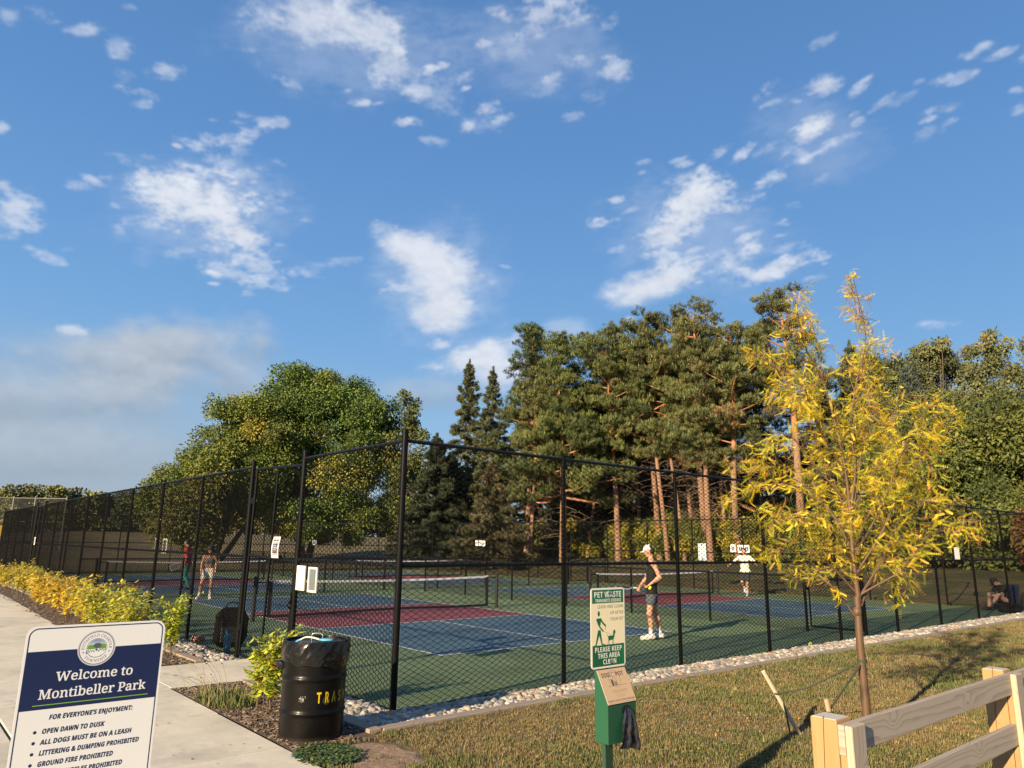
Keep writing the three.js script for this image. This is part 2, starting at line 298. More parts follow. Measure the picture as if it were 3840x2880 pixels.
// ---------------------------------------------------------------- courts: coloured zones and white lines, each sheet 4 mm above the last
{
  const G = new THREE.Group(); G.name = 'court_pavement'; scene.add(G); tag(G, 'green acrylic court pavement with blue and red playing zones', null, null, 'structure');
  const m = { g: new THREE.MeshStandardMaterial({ map: courtMap([0.135, 0.198, 0.086]), roughness: 0.82, bumpMap: grain, bumpScale: 0.0012 }), b: new THREE.MeshStandardMaterial({ map: courtMap([0.066, 0.134, 0.175]), roughness: 0.8, bumpMap: grain, bumpScale: 0.0012 }), r: new THREE.MeshStandardMaterial({ map: courtMap([0.25, 0.062, 0.068]), roughness: 0.8, bumpMap: grain, bumpScale: 0.0012 }), w: std(0.68, 0.67, 0.63, 0.7) };
  const lift = (h) => (x, z) => courtY(x, z) + h;
  add('court_surface', quadSheet(0.06, CX - 0.06, CZ + 0.06, -0.06, lift(0), 8, 12), m.g, G);
  for (const x0 of [2.86, 14.08]) for (const z1 of [-3.15, -19.5]) {
    const x1 = x0 + 6.1, z0 = z1 - 13.41, ka = z1 - 4.57, kb = z0 + 4.57, c = (x0 + x1) / 2, W = 0.052;
    add('serving_zone', quadSheet(x0, x1, ka, z1, lift(0.004), 2, 2), m.b, G); add('serving_zone', quadSheet(x0, x1, z0, kb, lift(0.004), 2, 2), m.b, G);
    add('kitchen_zone', quadSheet(x0, x1, kb, ka, lift(0.004), 2, 2), m.r, G);
    const L = (a, b, d, e) => add('line', quadSheet(a, b, d, e, lift(0.008), 1, 4), m.w, G);
    for (const z of [z0, kb, ka, z1]) L(x0 - W / 2, x1 + W / 2, z - W / 2, z + W / 2);
    for (const [p, q] of [[z0, kb], [kb, ka], [ka, z1]]) for (const x of [x0, x1]) L(x - W / 2, x + W / 2, p + W / 2, q - W / 2);
    L(c - W / 2, c + W / 2, ka + W / 2, z1 - W / 2); L(c - W / 2, c + W / 2, z0 + W / 2, kb - W / 2);
  }
}

// ---------------------------------------------------------------- sidewalk: slabs with tooled joints, and the apron to the gate
{
  const m = new THREE.MeshStandardMaterial({ map: concreteMap, roughness: 0.9, bumpMap: grain, bumpScale: 0.002 });
  const G = new THREE.Group(); G.name = 'sidewalk'; scene.add(G); tag(G, 'pale concrete sidewalk running along the fence', null, null, 'structure');
  const slab = (x0, x1, z0, z1) => {
    const g = new RoundedBoxGeometry(x1 - x0, 0.12, z1 - z0, 2, 0.008), uv = g.attributes.uv, P = g.attributes.position; g.translate((x0 + x1) / 2, 0.026 + 0.0035 * clamp(-(z0 + z1) / 2, 0, 40), (z0 + z1) / 2);
    for (let i = 0; i < uv.count; i++) uv.setXY(i, P.getX(i) + z0 * 0.37, P.getZ(i) + x0);
    add('slab', g, m, G);
  };
  const j = [9.6, 8.0, 6.4, 4.82, 3.3, 1.85, 0.855, -0.78, -2.37]; for (let z = -4.0; z > -44; z -= 1.75) j.push(z);
  for (let i = 0; i < j.length - 1; i++) slab(-3.36, -1.60 + (j[i] < -4 ? Math.min(0.22, (-4 - j[i]) * 0.016) : 0), j[i + 1] + 0.004, j[i] - 0.004);
  for (let i = 0; i < j.length - 1; i++) slab(-5.3, -3.385, j[i + 1] + 0.004, j[i] - 0.004);
  slab(-1.592, -0.03, -4.13, -2.44);
  const r = rng(5), dark = std(0.14, 0.12, 0.09, 0.9), bits = [];
  for (let i = 0; i < 34; i++) { const x = -3.2 + r() * 1.5, z = 3 - r() * 8; const g = new THREE.CircleGeometry(0.004 + r() * 0.008, 5).rotateX(-Math.PI / 2).scale(1 + r(), 1, 0.5 + r() * 0.5).rotateY(r() * 6).translate(x, 0.0885 + 0.0035 * clamp(-z, 0, 40), z); bits.push(g); }
  add('dirt_specks', bits, dark, G).userData.kind = 'stuff';
}

// ---------------------------------------------------------------- mulch bed, timber edging, gravel strip
const inApron = (x, z) => z > -4.2 && z < -2.4;
{
  tag(add('mulch_bed', merge([quadSheet(-1.58, -0.74, -2.42, 1.35, (x, z) => landY(x, z) + 0.004 - 0.03 * sstep(0.9, 1.35, z), 5, 12), quadSheet(-1.56, -0.74, -34, -4.15, (x, z) => landY(x, z) + 0.004, 4, 30)]), new THREE.MeshStandardMaterial({ map: mulchMap, roughness: 1, bumpMap: grain, bumpScale: 0.02 })), 'brown mulch bed between the sidewalk and the fence', null, null, 'structure');
  const r = rng(17), chip = new THREE.BoxGeometry(1, 0.16, 0.3).toNonIndexed(), list = [];
  for (let i = 0; i < 9000; i++) {
    const far = r() < 0.45, x = -1.56 + r() * 0.82, z = far ? -4.2 - Math.pow(r(), 1.5) * 22 : -2.4 + r() * 3.4; if (z > 0.75 && x > -0.95) continue;
    const s = 0.018 + r() * r() * 0.055, c = pick(r, [[[0.14, 0.095, 0.065], 4], [[0.24, 0.18, 0.13], 3], [[0.075, 0.05, 0.035], 3], [[0.33, 0.27, 0.2], 1.4]]);
    list.push([M4(V(x, landY(x, z) + 0.006 + r() * 0.012, z), quat((r() - 0.5) * 0.7, r() * 6.3, (r() - 0.5) * 0.7), V(s, s * (0.5 + r() * 0.6), s * (0.6 + r()))), jit(r, c, 0.4)]);
  }
  tag(copies('bark_mulch', chip, std(1, 1, 1, 0.95), list), 'loose brown bark chips covering the planting bed');
}
const WOODW = woodTex(211, [0.43, 0.35, 0.26], [0.25, 0.19, 0.13], 7, 3.2, [[0.3, 0.5, 0.045], [0.78, 0.35, 0.05]]);
{
  const t = thing('timber_edging', 'weathered wooden landscape timbers edging the gravel along the fences', 'edging');
  const m = new THREE.MeshStandardMaterial({ map: WOODW, color: rgb(0.8, 0.8, 0.82), roughness: 0.9 }), r = rng(8);
  const beam = (x0, x1, z0, z1, top, along) => {
    const L = along === 'x' ? x1 - x0 : z1 - z0, w = along === 'x' ? z1 - z0 : x1 - x0, g = new RoundedBoxGeometry(L, 0.13, w, 2, 0.012), uv = g.attributes.uv, P = g.attributes.position, o = r();
    for (let i = 0; i < uv.count; i++) uv.setXY(i, P.getX(i) * 0.5 + o, (P.getZ(i) + P.getY(i)) * 3);
    if (along === 'z') g.rotateY(Math.PI / 2);
    g.rotateY((r() - 0.5) * 0.006); add('timber', g.translate((x0 + x1) / 2, top - 0.065 + (r() - 0.5) * 0.008, (z0 + z1) / 2), m, t);
  };
  for (let x = -0.62, k = 0; x < 24; x += 2.44, k++) beam(x + 0.004, Math.min(24.1, x + 2.436), 0.70, 0.84, 0.105, 'x');
  beam(-0.77, -0.63, -2.40, 0.83, 0.112, 'z');
  for (let z = -4.17; z > -34; z -= 2.44) beam(-0.77, -0.63, z - 2.436, z - 0.004, 0.11 + 0.0035 * -z, 'z');
}
const GRAVEL = new THREE.Group();
{
  GRAVEL.name = 'gravel_strip'; scene.add(GRAVEL); tag(GRAVEL, 'strip of rounded pale river stones under the fences', null, null, 'structure');
  const r = rng(23), base = std(0.1, 0.09, 0.075, 1), yb = (x, z) => courtY(x, z) - 0.012;
  add('gravel_base', merge([quadSheet(-0.66, CX + 0.7, -0.065, 0.72, yb, 20, 1), quadSheet(-0.66, 0.065, CZ, -0.067, yb, 1, 20)]), base, GRAVEL);
  const shapes = [0, 1, 2, 3, 4, 5].map((s) => {
    const g = mergeVertices(new THREE.IcosahedronGeometry(1, 2).deleteAttribute('uv').deleteAttribute('normal')), P = g.attributes.position;
    for (let i = 0; i < P.count; i++) { const x = P.getX(i), y = P.getY(i), z = P.getZ(i), k = 0.72 + 0.55 * fbm3(x * 1.1 + s * 9, y * 1.1, z * 1.1, 2, s); P.setXYZ(i, x * k, y * k * (0.62 + s * 0.05), z * k * (0.72 + (s % 3) * 0.12)); }
    g.computeVertexNormals(); return g;
  });
  const tones = [[[0.40, 0.36, 0.30], 5], [[0.31, 0.28, 0.235], 4], [[0.44, 0.34, 0.235], 2.8], [[0.22, 0.225, 0.215], 3], [[0.16, 0.172, 0.175], 2.4], [[0.50, 0.47, 0.41], 2.2], [[0.34, 0.21, 0.12], 0.9], [[0.23, 0.19, 0.15], 2.4]];
  const mats = []; for (let i = 0; i < 24; i++) mats.push(new THREE.MeshStandardMaterial({ color: jit(r, tones[i % tones.length][0], 0.35), roughness: 0.85, bumpMap: grain, bumpScale: 0.004 }));
  const all = [];
  const put = (x, z, near) => {
    const s = lerp(0.028, 0.056, Math.pow(r(), 1.5)) * (near ? 1 : 1.08), edge = sstep(0.0, 0.25, Math.abs(z > -0.07 ? z : x));
    all.push({ x, z, s, y: courtY(x, z) + lerp(-0.005, 0.035, edge) + r() * 0.035, q: quat((r() - 0.5) * 0.9, r() * 6.3, (r() - 0.5) * 0.9), k: Math.floor(r() * 6), c: pick(r, tones) });
  };
  for (let i = 0; i < 9500; i++) { const x = -0.6 + Math.pow(r(), 1.25) * (CX + 1.0), z = -0.03 + r() * 0.71; put(x, z, x < 4); }
  for (let i = 0; i < 7000; i++) { const z = -0.05 - Math.pow(r(), 1.5) * 30, x = -0.61 + r() * 0.6; if (!(z < -2.4 && z > -4.2)) put(x, z, z > -7); }
  // the stones that show largest are pieces of their own
  const vis = (s) => { const d = Math.hypot(s.x + 4.534, s.z - 7.256), shows = s.z > 0 ? s.x > -0.55 : s.z < -4.3 && s.z > -6.2; return (shows ? 1 : 0.25) * s.s / d * (1 + s.y * 5); };
  all.sort((a, b) => vis(b) - vis(a));
  all.slice(0, 300).forEach((s) => { const m = add('stone', shapes[s.k], mats[Math.floor(r() * 24)], GRAVEL); m.position.set(s.x, s.y, s.z); m.quaternion.copy(s.q); m.scale.setScalar(s.s); });
  const white = new THREE.MeshStandardMaterial({ roughness: 0.85 });
  for (let k = 0; k < 6; k++) copies('gravel', shapes[k], white, all.slice(300).filter((s) => s.k === k).map((s) => [M4(V(s.x, s.y, s.z), s.q, V(s.s, s.s, s.s)), jit(r, s.c, 0.35)]), GRAVEL);
}

// ---------------------------------------------------------------- black chain-link fences
const blackSteel = new THREE.MeshPhysicalMaterial({ color: rgb(0.006, 0.006, 0.0065), roughness: 0.4, specularIntensity: 0.22, bumpMap: grain, bumpScale: 0.0004 });
const blackWire = new THREE.MeshPhysicalMaterial({ color: rgb(0.006, 0.006, 0.0065), roughness: 0.6, specularIntensity: 0.12 });
const PITCH = 0.0625;
const strandOf = new Map();
function strand(h) {                                                              // one zigzag wire of the weave, h tall
  const key = h.toFixed(2); if (strandOf.has(key)) return strandOf.get(key);
  const n = Math.round(h / 0.0312), p = [], nn = [], id = [], R = 0.0053;
  for (let i = 0; i <= n; i++) {
    const x = (i % 2 ? 0.5 : -0.5) * PITCH, y = i * h / n, z = (i % 2 ? 1 : -1) * 0.005;
    for (let k = 0; k < 3; k++) { const a = k * 2.0944 + 0.5; p.push(x + Math.cos(a) * R * 1.25, y, z + Math.sin(a) * R); nn.push(Math.cos(a), 0, Math.sin(a)); }
    if (i) for (let k = 0; k < 3; k++) { const a = (i - 1) * 3 + k, b = (i - 1) * 3 + (k + 1) % 3; id.push(a, a + 3, b, b, a + 3, b + 3); }
  }
  const g = new THREE.BufferGeometry(); g.setAttribute('position', new THREE.Float32BufferAttribute(p, 3)); g.setAttribute('normal', new THREE.Float32BufferAttribute(nn, 3)); g.setAttribute('uv', new THREE.Float32BufferAttribute(new Float32Array(p.length / 3 * 2), 2)); g.setIndex(id);
  strandOf.set(key, g); return g;
}
function chainLink(parent, a, b, y0, h, off = 0) {                                   // a, b: [x, z]; y0(x, z)
  const L = Math.hypot(b[0] - a[0], b[1] - a[1]), n = Math.floor(L / PITCH), ang = Math.atan2(-(b[1] - a[1]), b[0] - a[0]), list = [];
  const nx = -Math.sin(ang) * off, nz = -Math.cos(ang) * off;
  for (let k = 0; k < n; k++) { const t = (k + 0.5) * PITCH / L, x = lerp(a[0], b[0], t), z = lerp(a[1], b[1], t); list.push([M4(V(x + nx, y0(x, z), z + nz), quat(0, ang + (k % 2 ? Math.PI : 0), 0), V(1, 1, 1))]); }
  copies('chain_link_mesh', strand(h), blackWire, list, parent);
}
const postGeo = (r, h) => merge([new THREE.CylinderGeometry(r, r, h + 0.3, 14).translate(0, h / 2 - 0.15, 0)]);
const capGeo = (r) => merge([new THREE.CylinderGeometry(r * 1.12, r * 1.12, 0.03, 14).translate(0, 0.005, 0), new THREE.SphereGeometry(r * 1.1, 14, 6, 0, 6.3, 0, Math.PI / 2).scale(1, 0.55, 1).translate(0, 0.02, 0)]);
const ringGeo = (r) => new THREE.CylinderGeometry(r * 1.07, r * 1.07, 0.022, 14, 1);
function fencePost(parent, x, z, h, r, big) {
  const p = add(big ? 'terminal_post' : 'line_post', postGeo(r, h), blackSteel, parent); p.position.set(x, courtY(x, z), z);
  if (big) { add('post_cap', capGeo(r), blackSteel, p).position.y = h; add('brace_band', [0.2, 0.55, 0.9, 1.25, 1.58, 1.9, 2.25, 2.6, 2.95].filter((y) => y < h).map((y) => ringGeo(r).translate(0, y, 0)), blackSteel, p).userData.kind = 'stuff'; }
  else add('loop_cap', new THREE.CylinderGeometry(r * 1.1, r * 1.1, 0.07, 12).translate(0, h - 0.02, 0), blackSteel, p);
  return p;
}
const railSteel = new THREE.MeshPhysicalMaterial({ color: rgb(0.007, 0.007, 0.0075), roughness: 0.42, specularIntensity: 0.75 });
function rails(parent, a, b, hs, r = 0.0215) { for (const [h, name] of hs) add(name, rod([a[0], courtY(...a) + h, a[1]], [b[0], courtY(...b) + h, b[1]], r, r, 10), railSteel, parent); }
function tieWires(parent, a, b, h, step = 0.6) {
  const L = Math.hypot(b[0] - a[0], b[1] - a[1]), n = Math.floor(L / step), ang = Math.atan2(-(b[1] - a[1]), b[0] - a[0]), list = [], g = new THREE.TorusGeometry(0.0245, 0.0035, 4, 10).rotateY(Math.PI / 2);
  for (let k = 1; k < n; k++) { const t = k / n, x = lerp(a[0], b[0], t), z = lerp(a[1], b[1], t); list.push([M4(V(x, courtY(x, z) + h, z), quat(0, ang, 0), V(1, 1, 1))]); }
  copies('tie_wires', g, blackSteel, list, parent);
}
const TALL = [[3.0, 'top_rail'], [1.575, 'middle_rail']];
const bottomWire = (parent, a, b) => add('tension_wire', rod([a[0], courtY(...a) + 0.05, a[1]], [b[0], courtY(...b) + 0.05, b[1]], 0.004, 0.004, 4), blackWire, parent);
{
  const f = thing('chain_link_fence', 'tall black chain-link fence running left from the near corner post past the shrubs', 'fence');
  const runs = [[[0, -0.01], [0, -2.68]], [[0, -4.62], [0, -24.5]], [[0, -26.32], [0, CZ]]];
  for (const [a, b] of runs) { chainLink(f, a, b, (x, z) => courtY(x, z) + 0.02, 2.98, 0.028); rails(f, a, b, TALL); bottomWire(f, a, b); for (const h of [3.0, 1.575]) tieWires(f, a, b, h); }
  fencePost(f, 0, 0, 3.1, 0.038, true);
  for (const z of [-2.68, -4.62, -24.5, -26.32, CZ]) fencePost(f, 0, z, 3.08, 0.038, true);
  for (const z of [-7.1, -9.63, -12.14, -14.66, -17.16, -19.59, -22.0, -28.7, -31.05, -33.3]) fencePost(f, 0, z, 3.0, 0.03, false);
}
{
  const f = thing('chain_link_fence', 'tall black chain-link fence running right from the near corner post behind the yellow tree', 'fence');
  const a = [0.045, 0], b = [CX, 0]; chainLink(f, a, b, (x, z) => courtY(x, z) + 0.02, 2.98, -0.028); rails(f, a, b, TALL); bottomWire(f, a, b); for (const h of [3.0, 1.575]) tieWires(f, a, b, h);
  [2.6, 5.12, 7.67, 10.33, 13.0, 15.5, 18.11, 20.73].forEach((x) => fencePost(f, x, 0, 3.0, 0.03, false)); fencePost(f, CX, 0, 3.08, 0.038, true);
}
{
  const f = thing('chain_link_fence', 'black chain-link fence on the far right side of the courts, in front of the pines', 'fence');
  const a = [CX, -0.06], b = [CX, CZ]; chainLink(f, a, b, (x, z) => courtY(x, z) + 0.02, 2.98); rails(f, a, b, TALL); bottomWire(f, a, b);
  for (let i = 1; i < 14; i++) fencePost(f, CX, -0.03 - i * 2.571, 3.0, 0.03, false); fencePost(f, CX, CZ, 3.08, 0.038, true);
}
{
  const f = thing('chain_link_fence', 'black chain-link fence closing the far left end of the courts, before the dry field', 'fence');
  const a = [0.06, CZ], b = [CX - 0.06, CZ]; chainLink(f, a, b, (x, z) => courtY(x, z) + 0.02, 2.98); rails(f, a, b, TALL); bottomWire(f, a, b);
  for (let i = 1; i < 9; i++) fencePost(f, i * 2.6, CZ, 3.0, 0.03, false);
}
// low fences between the courts
const LOW = [[1.2, 'top_rail']];
{
  const f = thing('low_fence', 'waist-high black chain-link fence dividing the left courts from the right courts', 'low fence');
  for (const [a, b] of [[[MID, -1.45], [MID, -17.0]], [[MID, -19.0], [MID, CZ]]]) { chainLink(f, a, b, (x, z) => courtY(x, z) + 0.02, 1.17); rails(f, a, b, LOW, 0.02); }
  for (let k = 0; k < 7; k++) fencePost(f, MID, -1.45 - k * 2.57, 1.22, 0.03, false);
  for (let k = 0; k < 7; k++) fencePost(f, MID, -19.0 - k * 2.75, 1.22, 0.03, false);
  fencePost(f, MID, -0.14, 1.26, 0.038, false);
  const g = thing('low_gate', 'low black chain-link gate standing next to the right fence, behind the yellow tree', 'gate', [MID, courtY(MID, -0.8), -0.2]);
  const fr = [[0, 0.12], [0, 1.16], [-1.15, 1.16], [-1.15, 0.12]].map(([z, y]) => V(0, y, z)); add('gate_frame', [0, 1, 2, 3].map((i) => rod(fr[i], fr[(i + 1) % 4], 0.02, 0.02, 8)), blackSteel, g);
  chainLink(g, [0, -0.03], [0, -1.12], () => 0.13, 1.02); for (const y of [0.3, 0.95]) add('hinge', box(0.05, 0.05, 0.07, 0, y, 0.03), blackSteel, g); add('latch', box(0.04, 0.1, 0.05, 0, 0.95, -1.18), blackSteel, g);
}
{
  const f = thing('low_fence', 'waist-high black chain-link fence crossing behind the nets between the near and far courts', 'low fence');
  for (const [a, b] of [[[0.1, ROW], [MID - 0.1, ROW]], [[MID + 0.1, ROW], [20.6, ROW]], [[21.95, ROW], [CX - 0.1, ROW]]]) { chainLink(f, a, b, (x, z) => courtY(x, z) + 0.02, 1.17); rails(f, a, b, LOW, 0.02); }
  for (let x = 0.6; x < 21; x += 2.5) fencePost(f, Math.min(x, 20.6), ROW, 1.22, 0.03, false); fencePost(f, 21.95, ROW, 1.22, 0.03, false); fencePost(f, 23.2, ROW, 1.22, 0.03, false);
  const g = thing('low_gate', 'low black chain-link gate in the fence between near and far courts on the right', 'gate', [20.66, courtY(20.66, ROW), ROW]);
  const fr = [[0, 0.14], [0, 1.2], [1.22, 1.2], [1.22, 0.14]].map(([x, y]) => V(x, y, 0)); add('gate_frame', [0, 1, 2, 3].map((i) => rod(fr[i], fr[(i + 1) % 4], 0.022, 0.022, 8)), blackSteel, g);
  chainLink(g, [0.03, 0], [1.19, 0], () => 0.15, 1.03); for (const y of [0.35, 1.0]) add('hinge', box(0.07, 0.05, 0.05, -0.03, y, 0), blackSteel, g); add('latch', box(0.05, 0.1, 0.04, 1.26, 0.95, 0), blackSteel, g);
}
// tall gates in the left fence
function tallGate(z0, z1, sag, label) {                                            // hinge at z0 (far), free end at z1 (near)
  const L = z1 - z0, t = thing('tall_gate', label, 'gate', [0.0, courtY(0, z0), z0]); t.rotation.x = sag;
  const P = (z, y) => V(0, y, z), R = 0.022, top = 2.96, bot = 0.1;
  add('gate_frame', [rod(P(0, bot), P(0, top), R, R, 10), rod(P(L, bot), P(L, top), R, R, 10), rod(P(0, top), P(L, top), R, R, 10), rod(P(0, bot), P(L, bot), R, R, 10)], blackSteel, t);
  add('gate_rail', rod(P(0, 1.6), P(L, 1.6), R, R, 10), blackSteel, t); add('gate_bar', rod(P(L * 0.48, bot), P(L * 0.48, top), 0.018, 0.018, 10), blackSteel, t);
  chainLink(t, [0, 0.03], [0, L - 0.03], () => bot + 0.01, top - bot - 0.03, 0.024);
  for (const y of [0.5, 2.45]) add('hinge', [box(0.05, 0.07, 0.1, 0, y, -0.05), new THREE.CylinderGeometry(0.03, 0.03, 0.09, 10).translate(0, y, -0.06)], blackSteel, t);
  add('latch', [box(0.07, 0.16, 0.04, 0, 1.1, L + 0.02), new THREE.TorusGeometry(0.05, 0.012, 6, 12).translate(-0.03, 1.02, L + 0.05)], blackSteel, t);
  return t;
}
tallGate(-4.53, -2.80, 0.035, 'tall black chain-link gate holding the curved white notice, left of the barrel');
tallGate(-26.24, -24.6, 0, 'second tall black gate far along the left fence');

// ---------------------------------------------------------------- nets
{
  const black = std(0.014, 0.014, 0.015, 0.75), tape = std(0.74, 0.74, 0.72, 0.8);
  const make = (x, z, label) => {
    const t = thing('court_net', label, 'net', [x, courtY(x, z), z], 0, 'nets across the courts'), W = 3.3, h = (u) => 0.914 - 0.05 * (1 - u * u / (W * W));
    for (const s of [-1, 1]) { const p = add('net_post', [new THREE.CylinderGeometry(0.045, 0.045, 0.98, 14).translate(s * (W + 0.32), 0.49, 0)], black, t); add('post_cap', new THREE.SphereGeometry(0.047, 12, 6, 0, 6.3, 0, 1.57).scale(1, 0.5, 1).translate(s * (W + 0.32), 0.98, 0), black, p); }
    const top = [], bot = []; for (let i = 0; i <= 24; i++) { const u = lerp(-W, W, i / 24); top.push([u, h(u)]); bot.push([u, 0.105 + 0.015 * Math.cos(u * 1.2)]); }
    const band = (a, dy0, dy1, th) => a.slice(1).map((q, i) => { const p = a[i], g = new THREE.BoxGeometry(1, 1, th), P = g.attributes.position; for (let k = 0; k < P.count; k++) { const e = P.getX(k) > 0 ? q : p; P.setXY(k, e[0], e[1] + (P.getY(k) > 0 ? dy1 : dy0)); } g.computeVertexNormals(); return g; });
    add('top_tape', band(top, -0.055, 0.0, 0.012), tape, t); add('bottom_band', band(bot, -0.03, 0.03, 0.03), black, t);
    for (const s of [-1, 1]) add('side_band', [box(0.09, 0.8, 0.016, s * (W - 0.045), 0.48, 0), box(0.3, 0.03, 0.02, s * (W + 0.15), 0.86, 0), box(0.3, 0.02, 0.02, s * (W + 0.15), 0.12, 0)], black, t);
    const strings = []; for (let u = -W + 0.1; u < W - 0.1; u += 0.05) strings.push(box(0.0028, h(u) - 0.16, 0.0028, u, (h(u) + 0.06) / 2, 0)); for (let y = 0.15; y < 0.84; y += 0.05) strings.push(box(2 * W - 0.2, 0.0028, 0.0028, 0, y, 0.003));
    add('netting', strings, black, t).userData.kind = 'stuff';
  };
  make(5.91, -9.85, 'black net with white top tape across the nearest court'); make(17.13, -9.85, 'black net with white top tape behind the player in the white cap');
  make(5.91, -26.2, 'black net across the far left court behind the woman in white shorts'); make(17.13, -26.2, 'black net across the farthest court, before the pines');
}
// ---------------------------------------------------------------- signs
function plate(w, h, r, th) { const s = new THREE.Shape(), x = -w / 2, y = -h / 2; s.moveTo(x + r, y).lineTo(x + w - r, y).absarc(x + w - r, y + r, r, -Math.PI / 2, 0).lineTo(x + w, y + h - r).absarc(x + w - r, y + h - r, r, 0, Math.PI / 2).lineTo(x + r, y + h).absarc(x + r, y + h - r, r, Math.PI / 2, Math.PI).lineTo(x, y + r).absarc(x + r, y + r, r, Math.PI, Math.PI * 1.5); return { shape: s, body: new THREE.ExtrudeGeometry(s, { depth: th, bevelEnabled: false, curveSegments: 8 }) }; }
function face(shape, w, h, z) { const g = new THREE.ShapeGeometry(shape, 10), P = g.attributes.position, uv = g.attributes.uv; for (let i = 0; i < P.count; i++) uv.setXY(i, P.getX(i) / w + 0.5, P.getY(i) / h + 0.5); return g.translate(0, 0, z); }
function fit(c, s, x0, x1, base, size, font, color, skew = 0) { c.save(); c.font = font.replace('#', size); c.fillStyle = color; c.textBaseline = 'alphabetic'; c.translate(x0, base); c.scale((x1 - x0) / c.measureText(s).width, 1); if (skew) c.transform(1, 0, -skew, 1, 0, 0); c.fillText(s, 0, 0); if (skew) { c.strokeStyle = color; c.lineWidth = 3.2; c.lineJoin = 'round'; c.strokeText(s, 0, 0); }; c.restore(); }
function arcText(c, s, cx, cy, r, a0, a1, size, font, color, inside) { c.font = font.replace('#', size); c.fillStyle = color; c.textAlign = 'center'; c.textBaseline = 'middle'; const ws = [...s].map((k) => c.measureText(k).width), T = ws.reduce((a, b) => a + b, 0); let t = 0; [...s].forEach((k, i) => { const a = lerp(a0, a1, (t + ws[i] / 2) / T); t += ws[i]; c.save(); c.translate(cx + Math.cos(a) * r, cy + Math.sin(a) * r); c.rotate(inside ? a - Math.PI / 2 : a + Math.PI / 2); c.fillText(k, 0, 0); c.restore(); }); c.textAlign = 'left'; }
const galv = new THREE.MeshStandardMaterial({ color: rgb(0.32, 0.33, 0.34), roughness: 0.45, metalness: 0.6 });
const greenPost = std(0.02, 0.06, 0.035, 0.5);
const channel = (h, w = 0.06) => [box(w, h, 0.004, 0, h / 2, 0), box(0.004, h, 0.025, -w / 2, h / 2, -0.0125), box(0.004, h, 0.025, w / 2, h / 2, -0.0125)];
